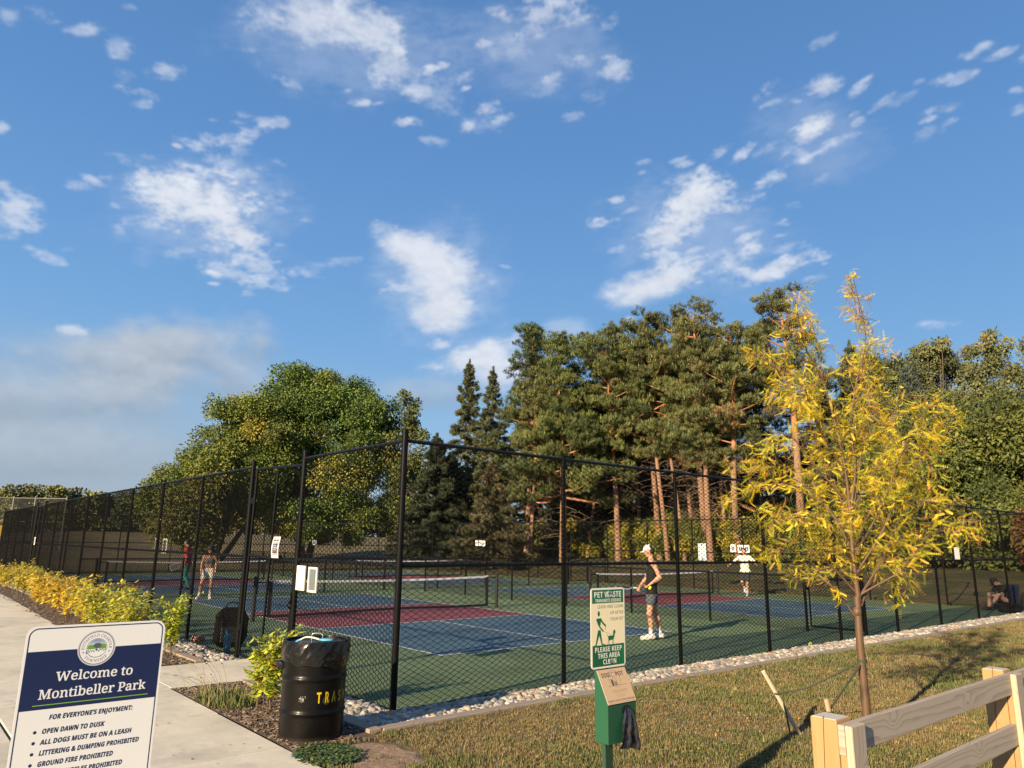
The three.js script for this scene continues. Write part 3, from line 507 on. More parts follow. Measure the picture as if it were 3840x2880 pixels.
{
  const W = 0.457, H = 0.61, map = canvasTex(1024, 1366, (c) => {
    const navy = '#14234f', U = 1024; c.fillStyle = '#f3f1ea'; c.fillRect(0, 0, 1024, 1366);
    c.fillStyle = navy; c.fillRect(22, 0.187 * U, 980, 0.425 * U);
    c.strokeStyle = navy; c.lineWidth = 9; c.beginPath(); c.roundRect(20, 20, 984, 1326, 62); c.stroke();
    const cx = 0.494 * U, cy = 0.188 * U, R = 0.136 * U; c.fillStyle = '#f1efea'; c.beginPath(); c.arc(cx, cy, R, 0, 7); c.fill();
    c.strokeStyle = '#4a5272'; c.lineWidth = 2; c.beginPath(); c.arc(cx, cy, R * 0.965, 0, 7); c.stroke(); c.strokeStyle = '#2a3560'; c.lineWidth = 5; c.beginPath(); c.arc(cx, cy, R * 0.91, 0, 7); c.stroke(); c.lineWidth = 2.5; c.beginPath(); c.arc(cx, cy, R * 0.53, 0, 7); c.stroke();
    arcText(c, 'PITTSFIELD CHARTER', cx, cy, R * 0.72, Math.PI * 0.965, Math.PI * 2.035, 28, '#px serif', '#2a3350', false); arcText(c, 'TOWNSHIP', cx, cy, R * 0.72, Math.PI * 0.79, Math.PI * 0.21, 29, '#px serif', '#2a3350', true);
    c.fillStyle = '#2a3350'; for (const a of [0.10, 0.9]) { c.beginPath(); c.arc(cx + Math.cos(Math.PI * a) * R * 0.72, cy + Math.sin(Math.PI * a) * R * 0.72, 5, 0, 7); c.fill(); }
    c.save(); c.beginPath(); c.arc(cx, cy, R * 0.5, 0, 7); c.clip(); const gr = c.createLinearGradient(0, cy - 70, 0, cy + 20); gr.addColorStop(0, '#7a8ba6'); gr.addColorStop(0.6, '#dfe5ea'); gr.addColorStop(1, '#f4f3ef'); c.fillStyle = gr; c.fillRect(cx - 80, cy - 80, 160, 160);
    c.fillStyle = '#6fa531'; c.beginPath(); c.ellipse(cx - 44, cy + 8, 36, 34, 0, Math.PI, 7); c.fill(); c.beginPath(); c.ellipse(cx + 44, cy + 4, 36, 34, 0, Math.PI, 7); c.fill(); c.fillStyle = '#f4f3ef'; c.fillRect(cx - 80, cy + 8, 160, 80);
    c.fillStyle = '#5a5f66'; c.beginPath(); c.ellipse(cx + 4, cy - 18, 30, 20, 0, 0, 7); c.fill(); c.fillStyle = '#3c4046'; c.fillRect(cx - 4, cy - 4, 8, 22); c.restore();
    c.strokeStyle = '#23283c'; c.lineWidth = 3; c.beginPath(); c.moveTo(cx - 76, cy + 42); for (let i = 0; i <= 46; i++) { const x = cx - 74 + i * 3.2; c.lineTo(x, cy + 26 - i * 0.25 + Math.sin(i * 1.15) * (i < 8 ? 16 : 8) + Math.sin(i * 0.5) * 4); } c.stroke(); c.beginPath(); c.arc(cx, cy, R * 0.52, Math.PI * 0.28, Math.PI * 0.72); c.stroke();
    fit(c, 'Welcome to', 0.232 * U, 0.785 * U, 0.415 * U, 96, '#px serif', '#f3f1ea', 0.03); fit(c, 'Montibeller Park', 0.132 * U, 0.892 * U, 0.537 * U, 96, '#px serif', '#f3f1ea', 0.03);
    c.strokeStyle = '#f3f1ea'; c.fillStyle = '#7fb23a'; c.fillRect(0.104 * U, 0.578 * U, 0.815 * U, 7);
    const b = 'bold #px sans-serif'; fit(c, 'FOR EVERYONE’S ENJOYMENT:', 0.225 * U, 0.813 * U, 0.69 * U, 48, b, navy, 0.16);
    [['OPEN DAWN TO DUSK', 0.617], ['ALL DOGS MUST BE ON A LEASH', 0.825], ['LITTERING & DUMPING PROHIBITED', 0.889], ['GROUND FIRE PROHIBITED', 0.707], ['MOTOR VEHICLES PROHIBITED', 0.783]].forEach(([s, x1], i) => { const y = (0.787 + i * 0.0767) * U; fit(c, s, 0.19 * U, x1 * U, y, 48, b, navy, 0.16); c.fillStyle = navy; c.beginPath(); c.arc(0.146 * U, y - 15, 12, 0, 7); c.fill(); });
  });
  const t = thing('park_sign', 'white and navy park welcome sign with round township seal, beside the sidewalk', 'sign', [-3.857, 0.08, 4.118]);
  const p = plate(W, H, 0.036, 0.004); add('sign_panel', p.body.translate(0, 1.43 - H / 2, 0), std(0.72, 0.71, 0.67, 0.4), t);
  add('printed_face', face(p.shape, W, H, 0.0065).translate(0, 1.43 - H / 2, 0), new THREE.MeshStandardMaterial({ map, roughness: 0.38 }), t);
  add('sign_post', channel(1.40), galv, t).position.z = -0.004;
}
{
  const W = 0.304, H = 0.465, map = canvasTex(768, 1175, (c) => {
    c.fillStyle = '#fbeec4'; c.fillRect(0, 0, 768, 1175);
    for (let i = 0; i < 40; i++) { c.fillStyle = i % 2 ? 'rgba(255,232,150,0.8)' : 'rgba(250,234,222,0.8)'; c.fillRect(i * 19.2, 0, 9 + (i * 7) % 5, 1175); }
    const G = '#0b6a45'; c.fillStyle = G; c.fillRect(26, 28, 716, 200); c.fillRect(26, 840, 716, 308); c.fillStyle = 'rgba(0,40,25,0.5)'; for (let i = 0; i < 20; i++) c.fillRect(30 + i * 36, 842, 12, 304); c.fillStyle = 'rgba(40,190,90,0.5)'; for (let i = 13; i < 20; i++) c.fillRect(44 + i * 36, 860 + (19 - i) * 20, 10, 280 - (19 - i) * 20);
    c.strokeStyle = '#f0eada'; c.lineWidth = 20; c.beginPath(); c.roundRect(11, 11, 746, 1153, 40); c.stroke();
    const w = '#f6efdd', f = 'bold #px sans-serif', n = '#px sans-serif'; fit(c, 'PET WASTE', 62, 700, 142, 118, f, w); fit(c, 'TRANSMITS DISEASE', 92, 690, 212, 66, f, w);
    fit(c, 'LEASH AND CLEAN', 140, 738, 304, 66, n, '#2f4a44'); fit(c, 'UP AFTER', 430, 738, 400, 66, n, '#2f4a44'); fit(c, 'YOUR PET', 430, 738, 494, 66, n, '#2f4a44');
    fit(c, 'PLEASE KEEP', 70, 690, 940, 100, f, w); fit(c, 'THIS AREA', 140, 640, 1032, 100, f, w); fit(c, 'CLEAN', 250, 560, 1120, 96, f, w);
    c.fillStyle = G; c.strokeStyle = G; c.lineCap = 'round'; c.lineJoin = 'round'; c.beginPath(); c.ellipse(172, 380, 26, 40, 0, 0, 7); c.fill();
    c.beginPath(); c.moveTo(120, 450); c.lineTo(220, 446); c.lineTo(212, 540); c.lineTo(176, 578); c.lineTo(150, 540); c.closePath(); c.fill(); c.lineWidth = 30; c.beginPath(); c.moveTo(214, 462); c.quadraticCurveTo(250, 520, 318, 560); c.stroke(); c.lineWidth = 26; c.beginPath(); c.moveTo(128, 466); c.quadraticCurveTo(160, 560, 262, 636); c.stroke(); c.lineWidth = 10; c.beginPath(); c.moveTo(322, 560); c.lineTo(312, 612); c.stroke();
    c.beginPath(); c.moveTo(150, 620); c.lineTo(208, 622); c.lineTo(250, 870 - 40); c.lineTo(226, 836); c.lineTo(178, 700); c.lineTo(112, 846); c.lineTo(90, 836); c.closePath(); c.fill(); c.lineWidth = 16; c.beginPath(); c.moveTo(100, 836); c.lineTo(56, 868 - 40 + 20); c.stroke(); c.beginPath(); c.moveTo(236, 826); c.lineTo(290, 834); c.stroke();
    c.lineWidth = 3; c.beginPath(); c.moveTo(266, 640); c.lineTo(470, 706); c.stroke();
    c.beginPath(); c.moveTo(372, 722); c.quadraticCurveTo(420, 706, 480, 716); c.lineTo(492, 690); c.quadraticCurveTo(486, 640, 512, 634); c.quadraticCurveTo(548, 630, 548, 676); c.lineTo(530, 690); c.quadraticCurveTo(520, 740, 500, 772); c.lineTo(386, 786); c.closePath(); c.fill(); c.lineWidth = 9; for (const [a, b] of [[384, 366], [402, 396], [476, 470], [494, 500]]) { c.beginPath(); c.moveTo(a, 776); c.lineTo(b, 836); c.stroke(); } c.beginPath(); c.moveTo(376, 726); c.lineTo(358, 694); c.stroke();
  });
  const t = thing('pet_waste_sign', 'green and cream pet waste sign with a figure walking a dog, above the bag dispenser', 'sign', [-1.058, 1.3325, 4.104]);
  const p = plate(W, H, 0.022, 0.003); add('sign_panel', p.body, std(0.7, 0.68, 0.6, 0.4), t); add('printed_face', face(p.shape, W, H, 0.0055), new THREE.MeshPhysicalMaterial({ map, roughness: 0.35, clearcoat: 0.4, clearcoatRoughness: 0.2 }), t);
  for (const y of [0.205, -0.195]) add('bolt', new THREE.SphereGeometry(0.011, 10, 6).scale(1, 1, 0.5).translate(0.006, y, 0.008), galv, t);
}
{
  const g = thing('bag_dispenser', 'green metal dog bag dispenser box with sloping tan label, on a green post', 'dispenser', [-1.04, 0.08, 4.09]);
  const green = new THREE.MeshStandardMaterial({ color: rgb(0.013, 0.085, 0.042), roughness: 0.42 });
  const s = new THREE.Shape(); s.moveTo(0, 0.62).lineTo(0.1, 0.62).lineTo(0.1, 0.84).lineTo(0.012, 1.012).lineTo(0, 1.012).closePath();
  add('box', new THREE.ExtrudeGeometry(s, { depth: 0.245, bevelEnabled: true, bevelSize: 0.002, bevelThickness: 0.002, bevelSegments: 1 }).rotateY(-Math.PI / 2).translate(0.1225, 0, 0), green, g);
  const map = canvasTex(640, 512, (c) => {
    c.fillStyle = '#c9ab84'; c.fillRect(0, 0, 640, 512); const k = '#2b2f38', f = 'bold #px sans-serif';
    fit(c, 'DOGI', 60, 262, 118, 92, f, k); fit(c, 'POT', 372, 560, 118, 92, f, k); c.strokeStyle = k; c.lineWidth = 3; c.beginPath(); c.arc(320, 150, 128, 0, 7); c.stroke();
    c.lineWidth = 5; for (let i = 0; i < 2; i++) { c.beginPath(); c.arc(318, 86, 22 + i * 14, 0.9 + Math.PI / 2 * 0.3, 2.1 + Math.PI * 1.2); c.stroke(); } c.fillStyle = '#e6cfac'; c.beginPath(); c.ellipse(318, 92, 24, 30, 0, 0, 7); c.fill(); c.stroke(); c.fillStyle = k; for (const dx of [-9, 9]) { c.beginPath(); c.arc(318 + dx, 86, 4, 0, 7); c.fill(); } c.beginPath(); c.ellipse(318, 102, 7, 5, 0, 0, 7); c.fill();
    c.beginPath(); c.moveTo(292, 124); c.lineTo(280, 246); c.lineTo(356, 246); c.lineTo(346, 124); c.stroke(); c.fillRect(300, 190, 14, 66); c.fillRect(326, 190, 14, 66); c.fillRect(236, 160, 34, 92); c.beginPath(); c.ellipse(228, 180, 18, 30, 0, 0, 7); c.stroke(); c.fillRect(140, 252, 110, 4); c.fillRect(370, 252, 190, 4);
    c.fillStyle = '#6b5c4a'; fit(c, 'The Smart Solution to Dog Pollution', 180, 520, 336, 26, '#px sans-serif', '#5d5143'); c.fillRect(200, 350, 300, 3); for (let i = 0; i < 26; i++) { c.strokeStyle = 'rgba(80,70,60,0.5)'; c.lineWidth = 2; c.beginPath(); c.arc(250 + (i * 61) % 200, 380 + (i * 37) % 50, 10 + i % 4 * 4, i, i + 2.5); c.stroke(); }
    fit(c, 'PLEASE CLEAN UP AFTER YOUR DOG', 20, 620, 478, 34, f, '#3a362f'); c.fillRect(20, 494, 600, 3);
  });
  const lab = new THREE.BoxGeometry(0.249, 0.200, 0.003); add('label_plate', lab.rotateX(-Math.atan2(0.088, 0.172)).translate(0, 0.922, 0.0615), [0, 1, 2, 3, 4, 5].map((i) => (i === 4 ? new THREE.MeshStandardMaterial({ map, roughness: 0.5 }) : std(0.5, 0.42, 0.3, 0.5))), g);
  add('slot', new THREE.CylinderGeometry(0.034, 0.034, 0.004, 20).rotateX(Math.PI / 2).scale(1.2, 0.8, 1).translate(0.035, 0.79, 0.102), std(0.006, 0.006, 0.006, 0.8), g);
  add('post', channel(1.45, 0.062), greenPost, g).position.z = -0.006;
  // the bag hanging out of the slot: a crumpled film
  const nx = 26, ny = 34, P = [], T = [], I = [];
  for (let j = 0; j <= ny; j++) for (let i = 0; i <= nx; i++) { const v = j / ny, u = i / nx - 0.5, w = lerp(0.035, 0.215, Math.pow(v, 0.75)), x = 0.035 + u * w + 0.02 * v + 0.004 * Math.sin(v * 9), y = 0.805 - v * 0.225 - (u > 0 ? u * 0.07 * v : 0), z = 0.108 + 0.016 * Math.sin(v * 3.1) + 0.016 * Math.sin(u * 15 + v * 3.5) * v + 0.022 * (fbm3(u * 7, v * 6, 2, 3, 4) - 0.5); P.push(x, y, z); T.push(u, v); if (i < nx && j < ny) { const a = j * (nx + 1) + i; I.push(a, a + nx + 1, a + 1, a + 1, a + nx + 1, a + nx + 2); } }
  const bag = thing('dog_bag', 'black plastic dog bag hanging out of the green dispenser slot', 'plastic bag', [-1.04, 0.08, 4.09]);
  add('film', indexed(P, T, I), new THREE.MeshStandardMaterial({ color: rgb(0.028, 0.030, 0.034), roughness: 0.22, side: THREE.DoubleSide }), bag);
}

// ---------------------------------------------------------------- notices hanging on the fences (built flat, at their place)
function notice(label, x, y, z, w, h, draw, facing = 'x', frame = 0, group) {
  const t = thing('fence_notice', label, 'notice', [x, y, z], facing === 'x' ? -Math.PI / 2 : 0, group), map = canvasTex(256, Math.round(256 * h / w), draw);
  add('sheet', box(w, h, 0.004), [0, 1, 2, 3, 4, 5].map((i) => (i === 4 ? new THREE.MeshStandardMaterial({ map, roughness: 0.5 }) : std(0.6, 0.6, 0.58, 0.6))), t);
  if (frame) add('frame', [box(w, frame, 0.016, 0, h / 2 - frame / 2, 0.008), box(w, frame, 0.016, 0, -h / 2 + frame / 2, 0.008), box(frame, h - frame * 2, 0.0155, -w / 2 + frame / 2, 0, 0.008), box(frame, h - frame * 2, 0.0155, w / 2 - frame / 2, 0, 0.008)], std(0.74, 0.72, 0.66, 0.45), t);
  return t;
}
notice('blank cream panel in a white snap frame on the fence, above the barrel', -0.045, 1.345, -2.415, 0.258, 0.325, (c, w, h) => { c.fillStyle = '#ece3d2'; c.fillRect(0, 0, w, h); }, 'x', 0.02);
notice('grey panel in a white snap frame on the fence, nearer the corner post', -0.045, 1.335, -2.055, 0.258, 0.325, (c, w, h) => { c.fillStyle = '#666d72'; c.fillRect(0, 0, w, h); }, 'x', 0.026);
{
  const t = thing('gate_notice', 'curved white notice with dark blue print tied to the tall gate', 'notice', [-0.07, 1.745, -3.225], -Math.PI / 2);
  const g = new THREE.PlaneGeometry(0.245, 0.30, 2, 14), P = g.attributes.position; for (let i = 0; i < P.count; i++) { const y = P.getY(i); P.setZ(i, 0.02 * Math.pow((y + 0.03) / 0.15, 2) * -1 + 0.045); } g.computeVertexNormals();
  const map = canvasTex(256, 314, (c) => { c.fillStyle = '#f1ede2'; c.fillRect(0, 0, 256, 314); c.fillStyle = '#232a48'; c.fillRect(34, 36, 188, 52); c.fillStyle = '#f1ede2'; c.beginPath(); c.moveTo(104, 34); c.lineTo(152, 34); c.lineTo(128, 60); c.fill(); c.fillRect(52, 64, 150, 14); c.fillStyle = '#232a48'; c.fillRect(34, 94, 188, 130); c.fillStyle = '#d9d6cf'; for (const y of [102, 124, 132, 150, 160, 170, 188, 196]) c.fillRect(52 + (y % 3) * 8, y, 150 - (y % 5) * 14, 4); c.fillStyle = '#232a48'; c.fillRect(34, 226, 188, 22); c.fillStyle = '#b3363f'; c.fillRect(34, 252, 188, 24); c.fillStyle = '#e9d6d2'; for (let i = 0; i < 8; i++) c.fillRect(48 + i * 20, 258, 12, 12); });
  add('sheet', g, new THREE.MeshStandardMaterial({ map, roughness: 0.5, side: THREE.DoubleSide }), t);
  add('tie', [[-0.1, 0.13], [0.1, 0.13], [-0.1, -0.13], [0.1, -0.13]].map(([x, y]) => box(0.006, 0.03, 0.05, x, y, 0.0)), blackSteel, t);
}
const checks = (c, w, h) => { c.fillStyle = '#e6e3da'; c.fillRect(0, 0, w, h); c.fillStyle = '#3c3f3c'; c.fillRect(26, 30, w - 52, h - 60); c.fillStyle = '#77797a'; for (let i = 0; i < 9; i++) c.fillRect(46, 60 + i * 26, w - 100 - (i * 37) % 50, 8); };
notice('dark framed poster on the long fence by the man in red, farther from gate', 0.045, 1.715, -9.80, 0.28, 0.30, checks, 'x', 0.03);
notice('dark framed poster on the long fence by the man in red, nearer the gate', 0.045, 1.715, -9.22, 0.30, 0.30, checks, 'x', 0.03);
notice('small white curved notice on the second tall gate', -0.06, 1.76, -25.4, 0.22, 0.28, (c, w, h) => { c.fillStyle = '#e3e0d6'; c.fillRect(0, 0, w, h); c.fillStyle = '#7d7f82'; c.fillRect(60, 40, w - 120, h - 80); });
const emblem = (n) => (c, w, h) => { c.fillStyle = '#eef0f0'; c.fillRect(0, 0, w, h); c.fillStyle = '#33415e'; c.beginPath(); c.ellipse(w / 2, h * 0.55, w * 0.3, h * 0.26, 0, 0, 7); c.fill(); c.fillRect(w * 0.2, h * 0.2, w * 0.16, h * 0.3); c.fillRect(w * 0.64, h * 0.2, w * 0.16, h * 0.3); c.fillStyle = '#eef0f0'; c.fillRect(w * 0.44, h * 0.42 + n * 4, w * 0.12, h * 0.24); };
[[-10.78, 1.83, 0, 'white blue-emblem poster on the far fence, fully clear of the cream shirted man'], [-10.42, 1.81, 1, 'white blue-emblem poster on the far fence touching the head of the cream shirted man'], [-10.12, 1.81, 2, 'white blue-emblem poster half hidden behind the cream shirted man'],
  [-28.65, 1.95, 0, 'white blue-emblem poster by the brown pine branches, first of its three'], [-28.3, 1.95, 1, 'white blue-emblem poster by the brown pine branches, middle of its three'], [-27.95, 1.93, 2, 'white blue-emblem poster by the brown pine branches, last of its three']].forEach(([z, y, n, l]) => notice(l, CX - 0.05, y, z, 0.25, 0.32, emblem(n), 'x', 0, 'emblem posters on the far fence'));
notice('tall pale blue grey board on the far fence behind the player in the white cap', CX - 0.05, 1.66, -12.35, 0.42, 0.74, (c, w, h) => { c.fillStyle = '#b9cad2'; c.fillRect(0, 0, w, h); c.fillStyle = '#3e4a52'; c.fillRect(w * 0.42, 10, w * 0.16, 36); c.fillRect(w * 0.4, h - 60, w * 0.2, 50); });
notice('narrow pale sheet on the far fence near the seated person', CX - 0.05, 1.76, -2.12, 0.16, 0.4, (c, w, h) => { c.fillStyle = '#c4c6cc'; c.fillRect(0, 0, w, h); });
notice('small pale poster on the far end fence seen through the near corner bay', 16.2, 1.85, CZ + 0.06, 0.26, 0.3, emblem(0), 'z');

// ---------------------------------------------------------------- trash barrel
{
  const t = thing('trash_barrel', 'black steel drum trash barrel with yellow stencilled lettering and a bag liner', 'trash can', [-1.23, 0.055, 0.575], 0);
  const face0 = -26.3 * Math.PI / 180, prof = [[0.0, 0.0], [0.285, 0.0], [0.296, 0.004], [0.298, 0.018], [0.288, 0.03]], R = 0.288;
  for (let y = 0.04; y < 0.85; y += 0.01) { let r = R; for (const c of [0.262, 0.552]) { const d = (y - c) / 0.016; r += 0.011 * Math.exp(-d * d); } prof.push([r, y]); } prof.push([0.292, 0.852], [0.297, 0.860], [0.294, 0.868], [0.285, 0.866]);
  const map = canvasTex(2048, 1024, (c) => {
    const r = rng(4); c.fillStyle = '#0e0d0d'; c.fillRect(0, 0, 2048, 1024);
    for (let i = 0; i < 900; i++) { const y = 1024 - Math.pow(r(), 2.2) * 560; c.fillStyle = `rgba(${150 + r() * 60},${140 + r() * 50},${125 + r() * 40},${0.04 + r() * 0.13})`; c.beginPath(); c.ellipse(r() * 2048, y, 1 + r() * 5, 1 + r() * 4, r() * 3, 0, 7); c.fill(); }
    for (let i = 0; i < 40; i++) { c.strokeStyle = `rgba(150,145,135,${0.06 + r() * 0.12})`; c.lineWidth = 1 + r(); const x = r() * 2048, y = r() * 1024; c.beginPath(); c.moveTo(x, y); c.lineTo(x + (r() - 0.5) * 90, y + (r() - 0.5) * 40); c.stroke(); }
    const gr = c.createLinearGradient(0, 1024, 0, 930); gr.addColorStop(0, 'rgba(120,84,60,0.75)'); gr.addColorStop(1, 'rgba(110,90,70,0)'); c.fillStyle = gr; c.fillRect(0, 930, 2048, 94);
    const deg = 2048 / 360, X = (a) => 1024 + a * deg, Y = (h) => 1024 - h / 0.87 * 1024; c.fillStyle = 'rgba(190,188,180,0.55)'; for (let i = 0; i < 26; i++) c.fillRect(X(-26 + r() * 12), Y(0.42 - r() * 0.05), 4 + r() * 8, 4 + r() * 10); c.fillStyle = '#8c8b87'; c.fillRect(X(-20), Y(0.40), 22, 22); c.clearRect(0, 0, 0, 0);
    const y0 = Y(0.355), hh = 0.094 / 0.87 * 1024; ['T', 'R', 'A', 'S', 'H'].forEach((s, i) => { const x = X(6 + i * 14.4); c.fillStyle = i < 2 ? '#d3b21c' : '#a6973a'; c.save(); c.translate(x, y0); c.font = `bold ${hh * 1.36}px sans-serif`; const m = c.measureText(s).width; c.scale(8.6 * deg / m, 1); c.fillText(s, 0, 0); c.restore(); c.fillStyle = '#141312'; if (s === 'R') c.fillRect(x + 10, y0 - hh * 0.55, 10, 8); if (s === 'A') c.fillRect(x + 20, y0 - hh, 6, hh); if (s === 'S') c.fillRect(x + 22, y0 - hh, 5, hh * 1.05); });
    c.fillStyle = 'rgba(200,170,30,0.25)'; c.beginPath(); c.ellipse(X(24), y0 - 20, 40, 40, 0, 0, 7); c.fill();
  });
  const body = new THREE.LatheGeometry(prof.map(([a, b]) => new THREE.Vector2(a, b)), 72, face0 - Math.PI, Math.PI * 2), uv = body.attributes.uv, P = body.attributes.position; for (let i = 0; i < uv.count; i++) uv.setY(i, P.getY(i) / 0.87);
  add('drum', body, new THREE.MeshPhysicalMaterial({ map, roughness: 0.34, clearcoat: 0.1, clearcoatRoughness: 0.15, specularIntensity: 0.3, bumpMap: grain, bumpScale: 0.0015 }), t);
  const lid = add('lid', [new THREE.CylinderGeometry(0.272, 0.272, 0.012, 48).translate(0, 0.842, 0), new THREE.TorusGeometry(0.225, 0.006, 6, 48).rotateX(Math.PI / 2).translate(0, 0.849, 0)], new THREE.MeshStandardMaterial({ color: rgb(0.05, 0.05, 0.052), roughness: 0.3, metalness: 0.4 }), t);
  add('rim', [new THREE.TorusGeometry(0.286, 0.0085, 8, 64).rotateX(Math.PI / 2).translate(0, 0.866, 0)], new THREE.MeshStandardMaterial({ color: rgb(0.03, 0.03, 0.032), roughness: 0.25, metalness: 0.5 }), t);
  const hp = [[-0.05, 0.85, 0], [-0.05, 0.905, 0], [-0.04, 0.918, 0], [0.04, 0.918, 0], [0.05, 0.905, 0], [0.05, 0.85, 0]].map((q) => V(...q)); add('lid_handle', limb(hp, 0.0055, 0.0055, 8, 30).rotateY(-0.70), new THREE.MeshStandardMaterial({ color: rgb(0.62, 0.63, 0.62), roughness: 0.28, metalness: 0.85 }), lid);
  // liner folded down over the rim, pulled into slanting creases
  const nu = 200, nv = 40, Pp = [], Tt = [], I = [];
  for (let j = 0; j <= nv; j++) for (let i = 0; i <= nu; i++) {
    const a = i / nu * Math.PI * 2, v = j / nv, hem = 0.205 + 0.022 * Math.sin(a * 2 + 1.2) + 0.012 * Math.sin(a * 5) + 0.007 * Math.sin(a * 11);
    const ph = a * 9 + v * 5.0 + 1.6 * fbm3(Math.cos(a) * 2, Math.sin(a) * 2, v * 2, 2, 3), ridge = Math.pow(1 - Math.abs(((ph / Math.PI) % 1 + 1) % 1 * 2 - 1), 2.2);
    const fine = fbm3(Math.cos(a) * 9, Math.sin(a) * 9, v * 5 + a, 3, 8) - 0.5, calm = 0.35 + 0.65 * sstep(0.35, 0.75, vn3(Math.cos(a) * 1.3, Math.sin(a) * 1.3, v * 1.2, 6));
    const r = 0.300 + Math.sin(v * Math.PI) * 0.004 + 0.013 * ridge * calm * Math.sin(Math.PI * Math.min(1, v * 1.15 + 0.1)) + 0.011 * fine * v + 0.006 * v; Pp.push(Math.sin(a) * r, 0.874 - v * hem, Math.cos(a) * r); Tt.push(i / nu, v); if (i < nu && j < nv) { const k = j * (nu + 1) + i; I.push(k, k + nu + 1, k + 1, k + 1, k + nu + 1, k + nu + 2); }
  }
  add('bag_liner', indexed(Pp, Tt, I), new THREE.MeshPhysicalMaterial({ color: rgb(0.006, 0.006, 0.0065), roughness: 0.24, specularIntensity: 0.6, clearcoat: 0.35, clearcoatRoughness: 0.12, side: THREE.DoubleSide }), t);
  const knot = new THREE.IcosahedronGeometry(0.045, 2), K = knot.attributes.position; for (let i = 0; i < K.count; i++) { const k = 0.7 + 0.6 * vn3(K.getX(i) * 40, K.getY(i) * 40, K.getZ(i) * 40, 2); K.setXYZ(i, K.getX(i) * k * 1.2, K.getY(i) * k, K.getZ(i) * k); } knot.computeVertexNormals(); add('liner_knot', knot.translate(-0.27, 0.655, -0.14), new THREE.MeshStandardMaterial({ color: rgb(0.012, 0.012, 0.013), roughness: 0.3 }), t);
}
{
  const t = thing('plastic_scoop', 'blue and white plastic scoop lying on the barrel lid, its hooked end over the edge', 'scoop', [-1.25, 0.925, 0.70], -0.80), blue = std(0.10, 0.42, 0.62, 0.35), white = std(0.72, 0.70, 0.62, 0.4);
  add('paddle', new THREE.SphereGeometry(1, 20, 10).scale(0.072, 0.014, 0.034).translate(0.045, 0.008, 0), blue, t);
  add('shaft', limb([[-0.02, 0.012, 0], [-0.09, 0.026, 0], [-0.15, 0.026, 0], [-0.215, -0.004, 0]], 0.009, 0.007, 8, 20), white, t);
  add('hook', limb([[-0.208, 0.002, 0], [-0.235, -0.018, 0], [-0.243, -0.04, 0.0], [-0.228, -0.062, 0.004], [-0.206, -0.058, 0.006]], 0.013, 0.013, 8, 24), std(0.02, 0.26, 0.52, 0.35), t);
}

// ---------------------------------------------------------------- wooden rail fence
{
  const t = thing('rail_fence', 'new wooden post and rail fence with weathered grey boards on the lawn', 'wooden fence');
  const mk = (tex) => { const m = new THREE.MeshStandardMaterial({ map: tex, roughness: 0.82, bumpMap: tex, bumpScale: 0.0015 }); return m; };
  const grey = mk(woodTex(301, [0.45, 0.375, 0.29], [0.23, 0.175, 0.13], 4.2, 2.2, [[0.2, 0.6, 0.03], [0.70, 0.35, 0.03]]));
  const fresh = mk(woodTex(302, [0.44, 0.26, 0.112], [0.36, 0.20, 0.085], 1.3, 2.6, [[0.7, 0.4, 0.04]])), pale = mk(woodTex(303, [0.50, 0.42, 0.31], [0.32, 0.25, 0.17], 9, 1.0, [[0.45, 0.6, 0.03]]));
  const board = (w, h, d, axis, m, o) => { const g = new RoundedBoxGeometry(w, h, d, 2, 0.004), P = g.attributes.position, uv = g.attributes.uv, N = g.attributes.normal; for (let i = 0; i < uv.count; i++) { const a = axis === 'x' ? P.getX(i) : P.getY(i), b = axis === 'x' ? (Math.abs(N.getY(i)) > 0.6 ? P.getZ(i) : P.getY(i)) : (Math.abs(N.getX(i)) > 0.6 ? P.getZ(i) : P.getX(i)); uv.setXY(i, a * 0.42 + o, b / 0.2 + 0.5); } return g; };
  const post = (x) => {
    const p = add('post', board(0.16, 1.0, 0.15, 'y', fresh, x * 0.3).translate(x + 0.08, 0.405, 5.112), fresh, t);
    for (const [dz, lean] of [[-0.012, 0.045]]) { const g = box(0.003, 0.60, 0.0035, 0, 0, 0); g.rotateX(lean).translate(x - 0.0005, 0.62, 5.112 + dz); add('drying_crack', g, std(0.09, 0.045, 0.02, 1), p); }
    add('post_top', box(0.146, 0.004, 0.136, x + 0.08, 0.9065, 5.112), std(0.55, 0.5, 0.42, 0.9), p);
    add('batten', board(0.157, 0.98, 0.038, 'y', pale, x).translate(x + 0.0785, 0.398, 5.247), pale, t); add('batten_face', board(0.149, 0.97, 0.004, 'y', grey, x * 0.7 + 0.4).translate(x + 0.0785, 0.398, 5.2672), grey, t);
    add('spacer', board(0.12, 0.22, 0.0365, 'y', fresh, 0.2).translate(x + 0.07, 0.632, 5.207), fresh, t); add('spacer', board(0.12, 0.25, 0.0365, 'y', fresh, 0.6).translate(x + 0.07, 0.24, 5.207), fresh, t);
    return p;
  };
  post(-0.43); post(2.30); post(5.03);
  [[0.812, 0.152, 0.12], [0.450, 0.152, 0.57]].forEach(([y, h, o]) => { add('rail', board(5.62, h, 0.037, 'x', grey, o).translate(2.38, y, 5.207), grey, t); });
}

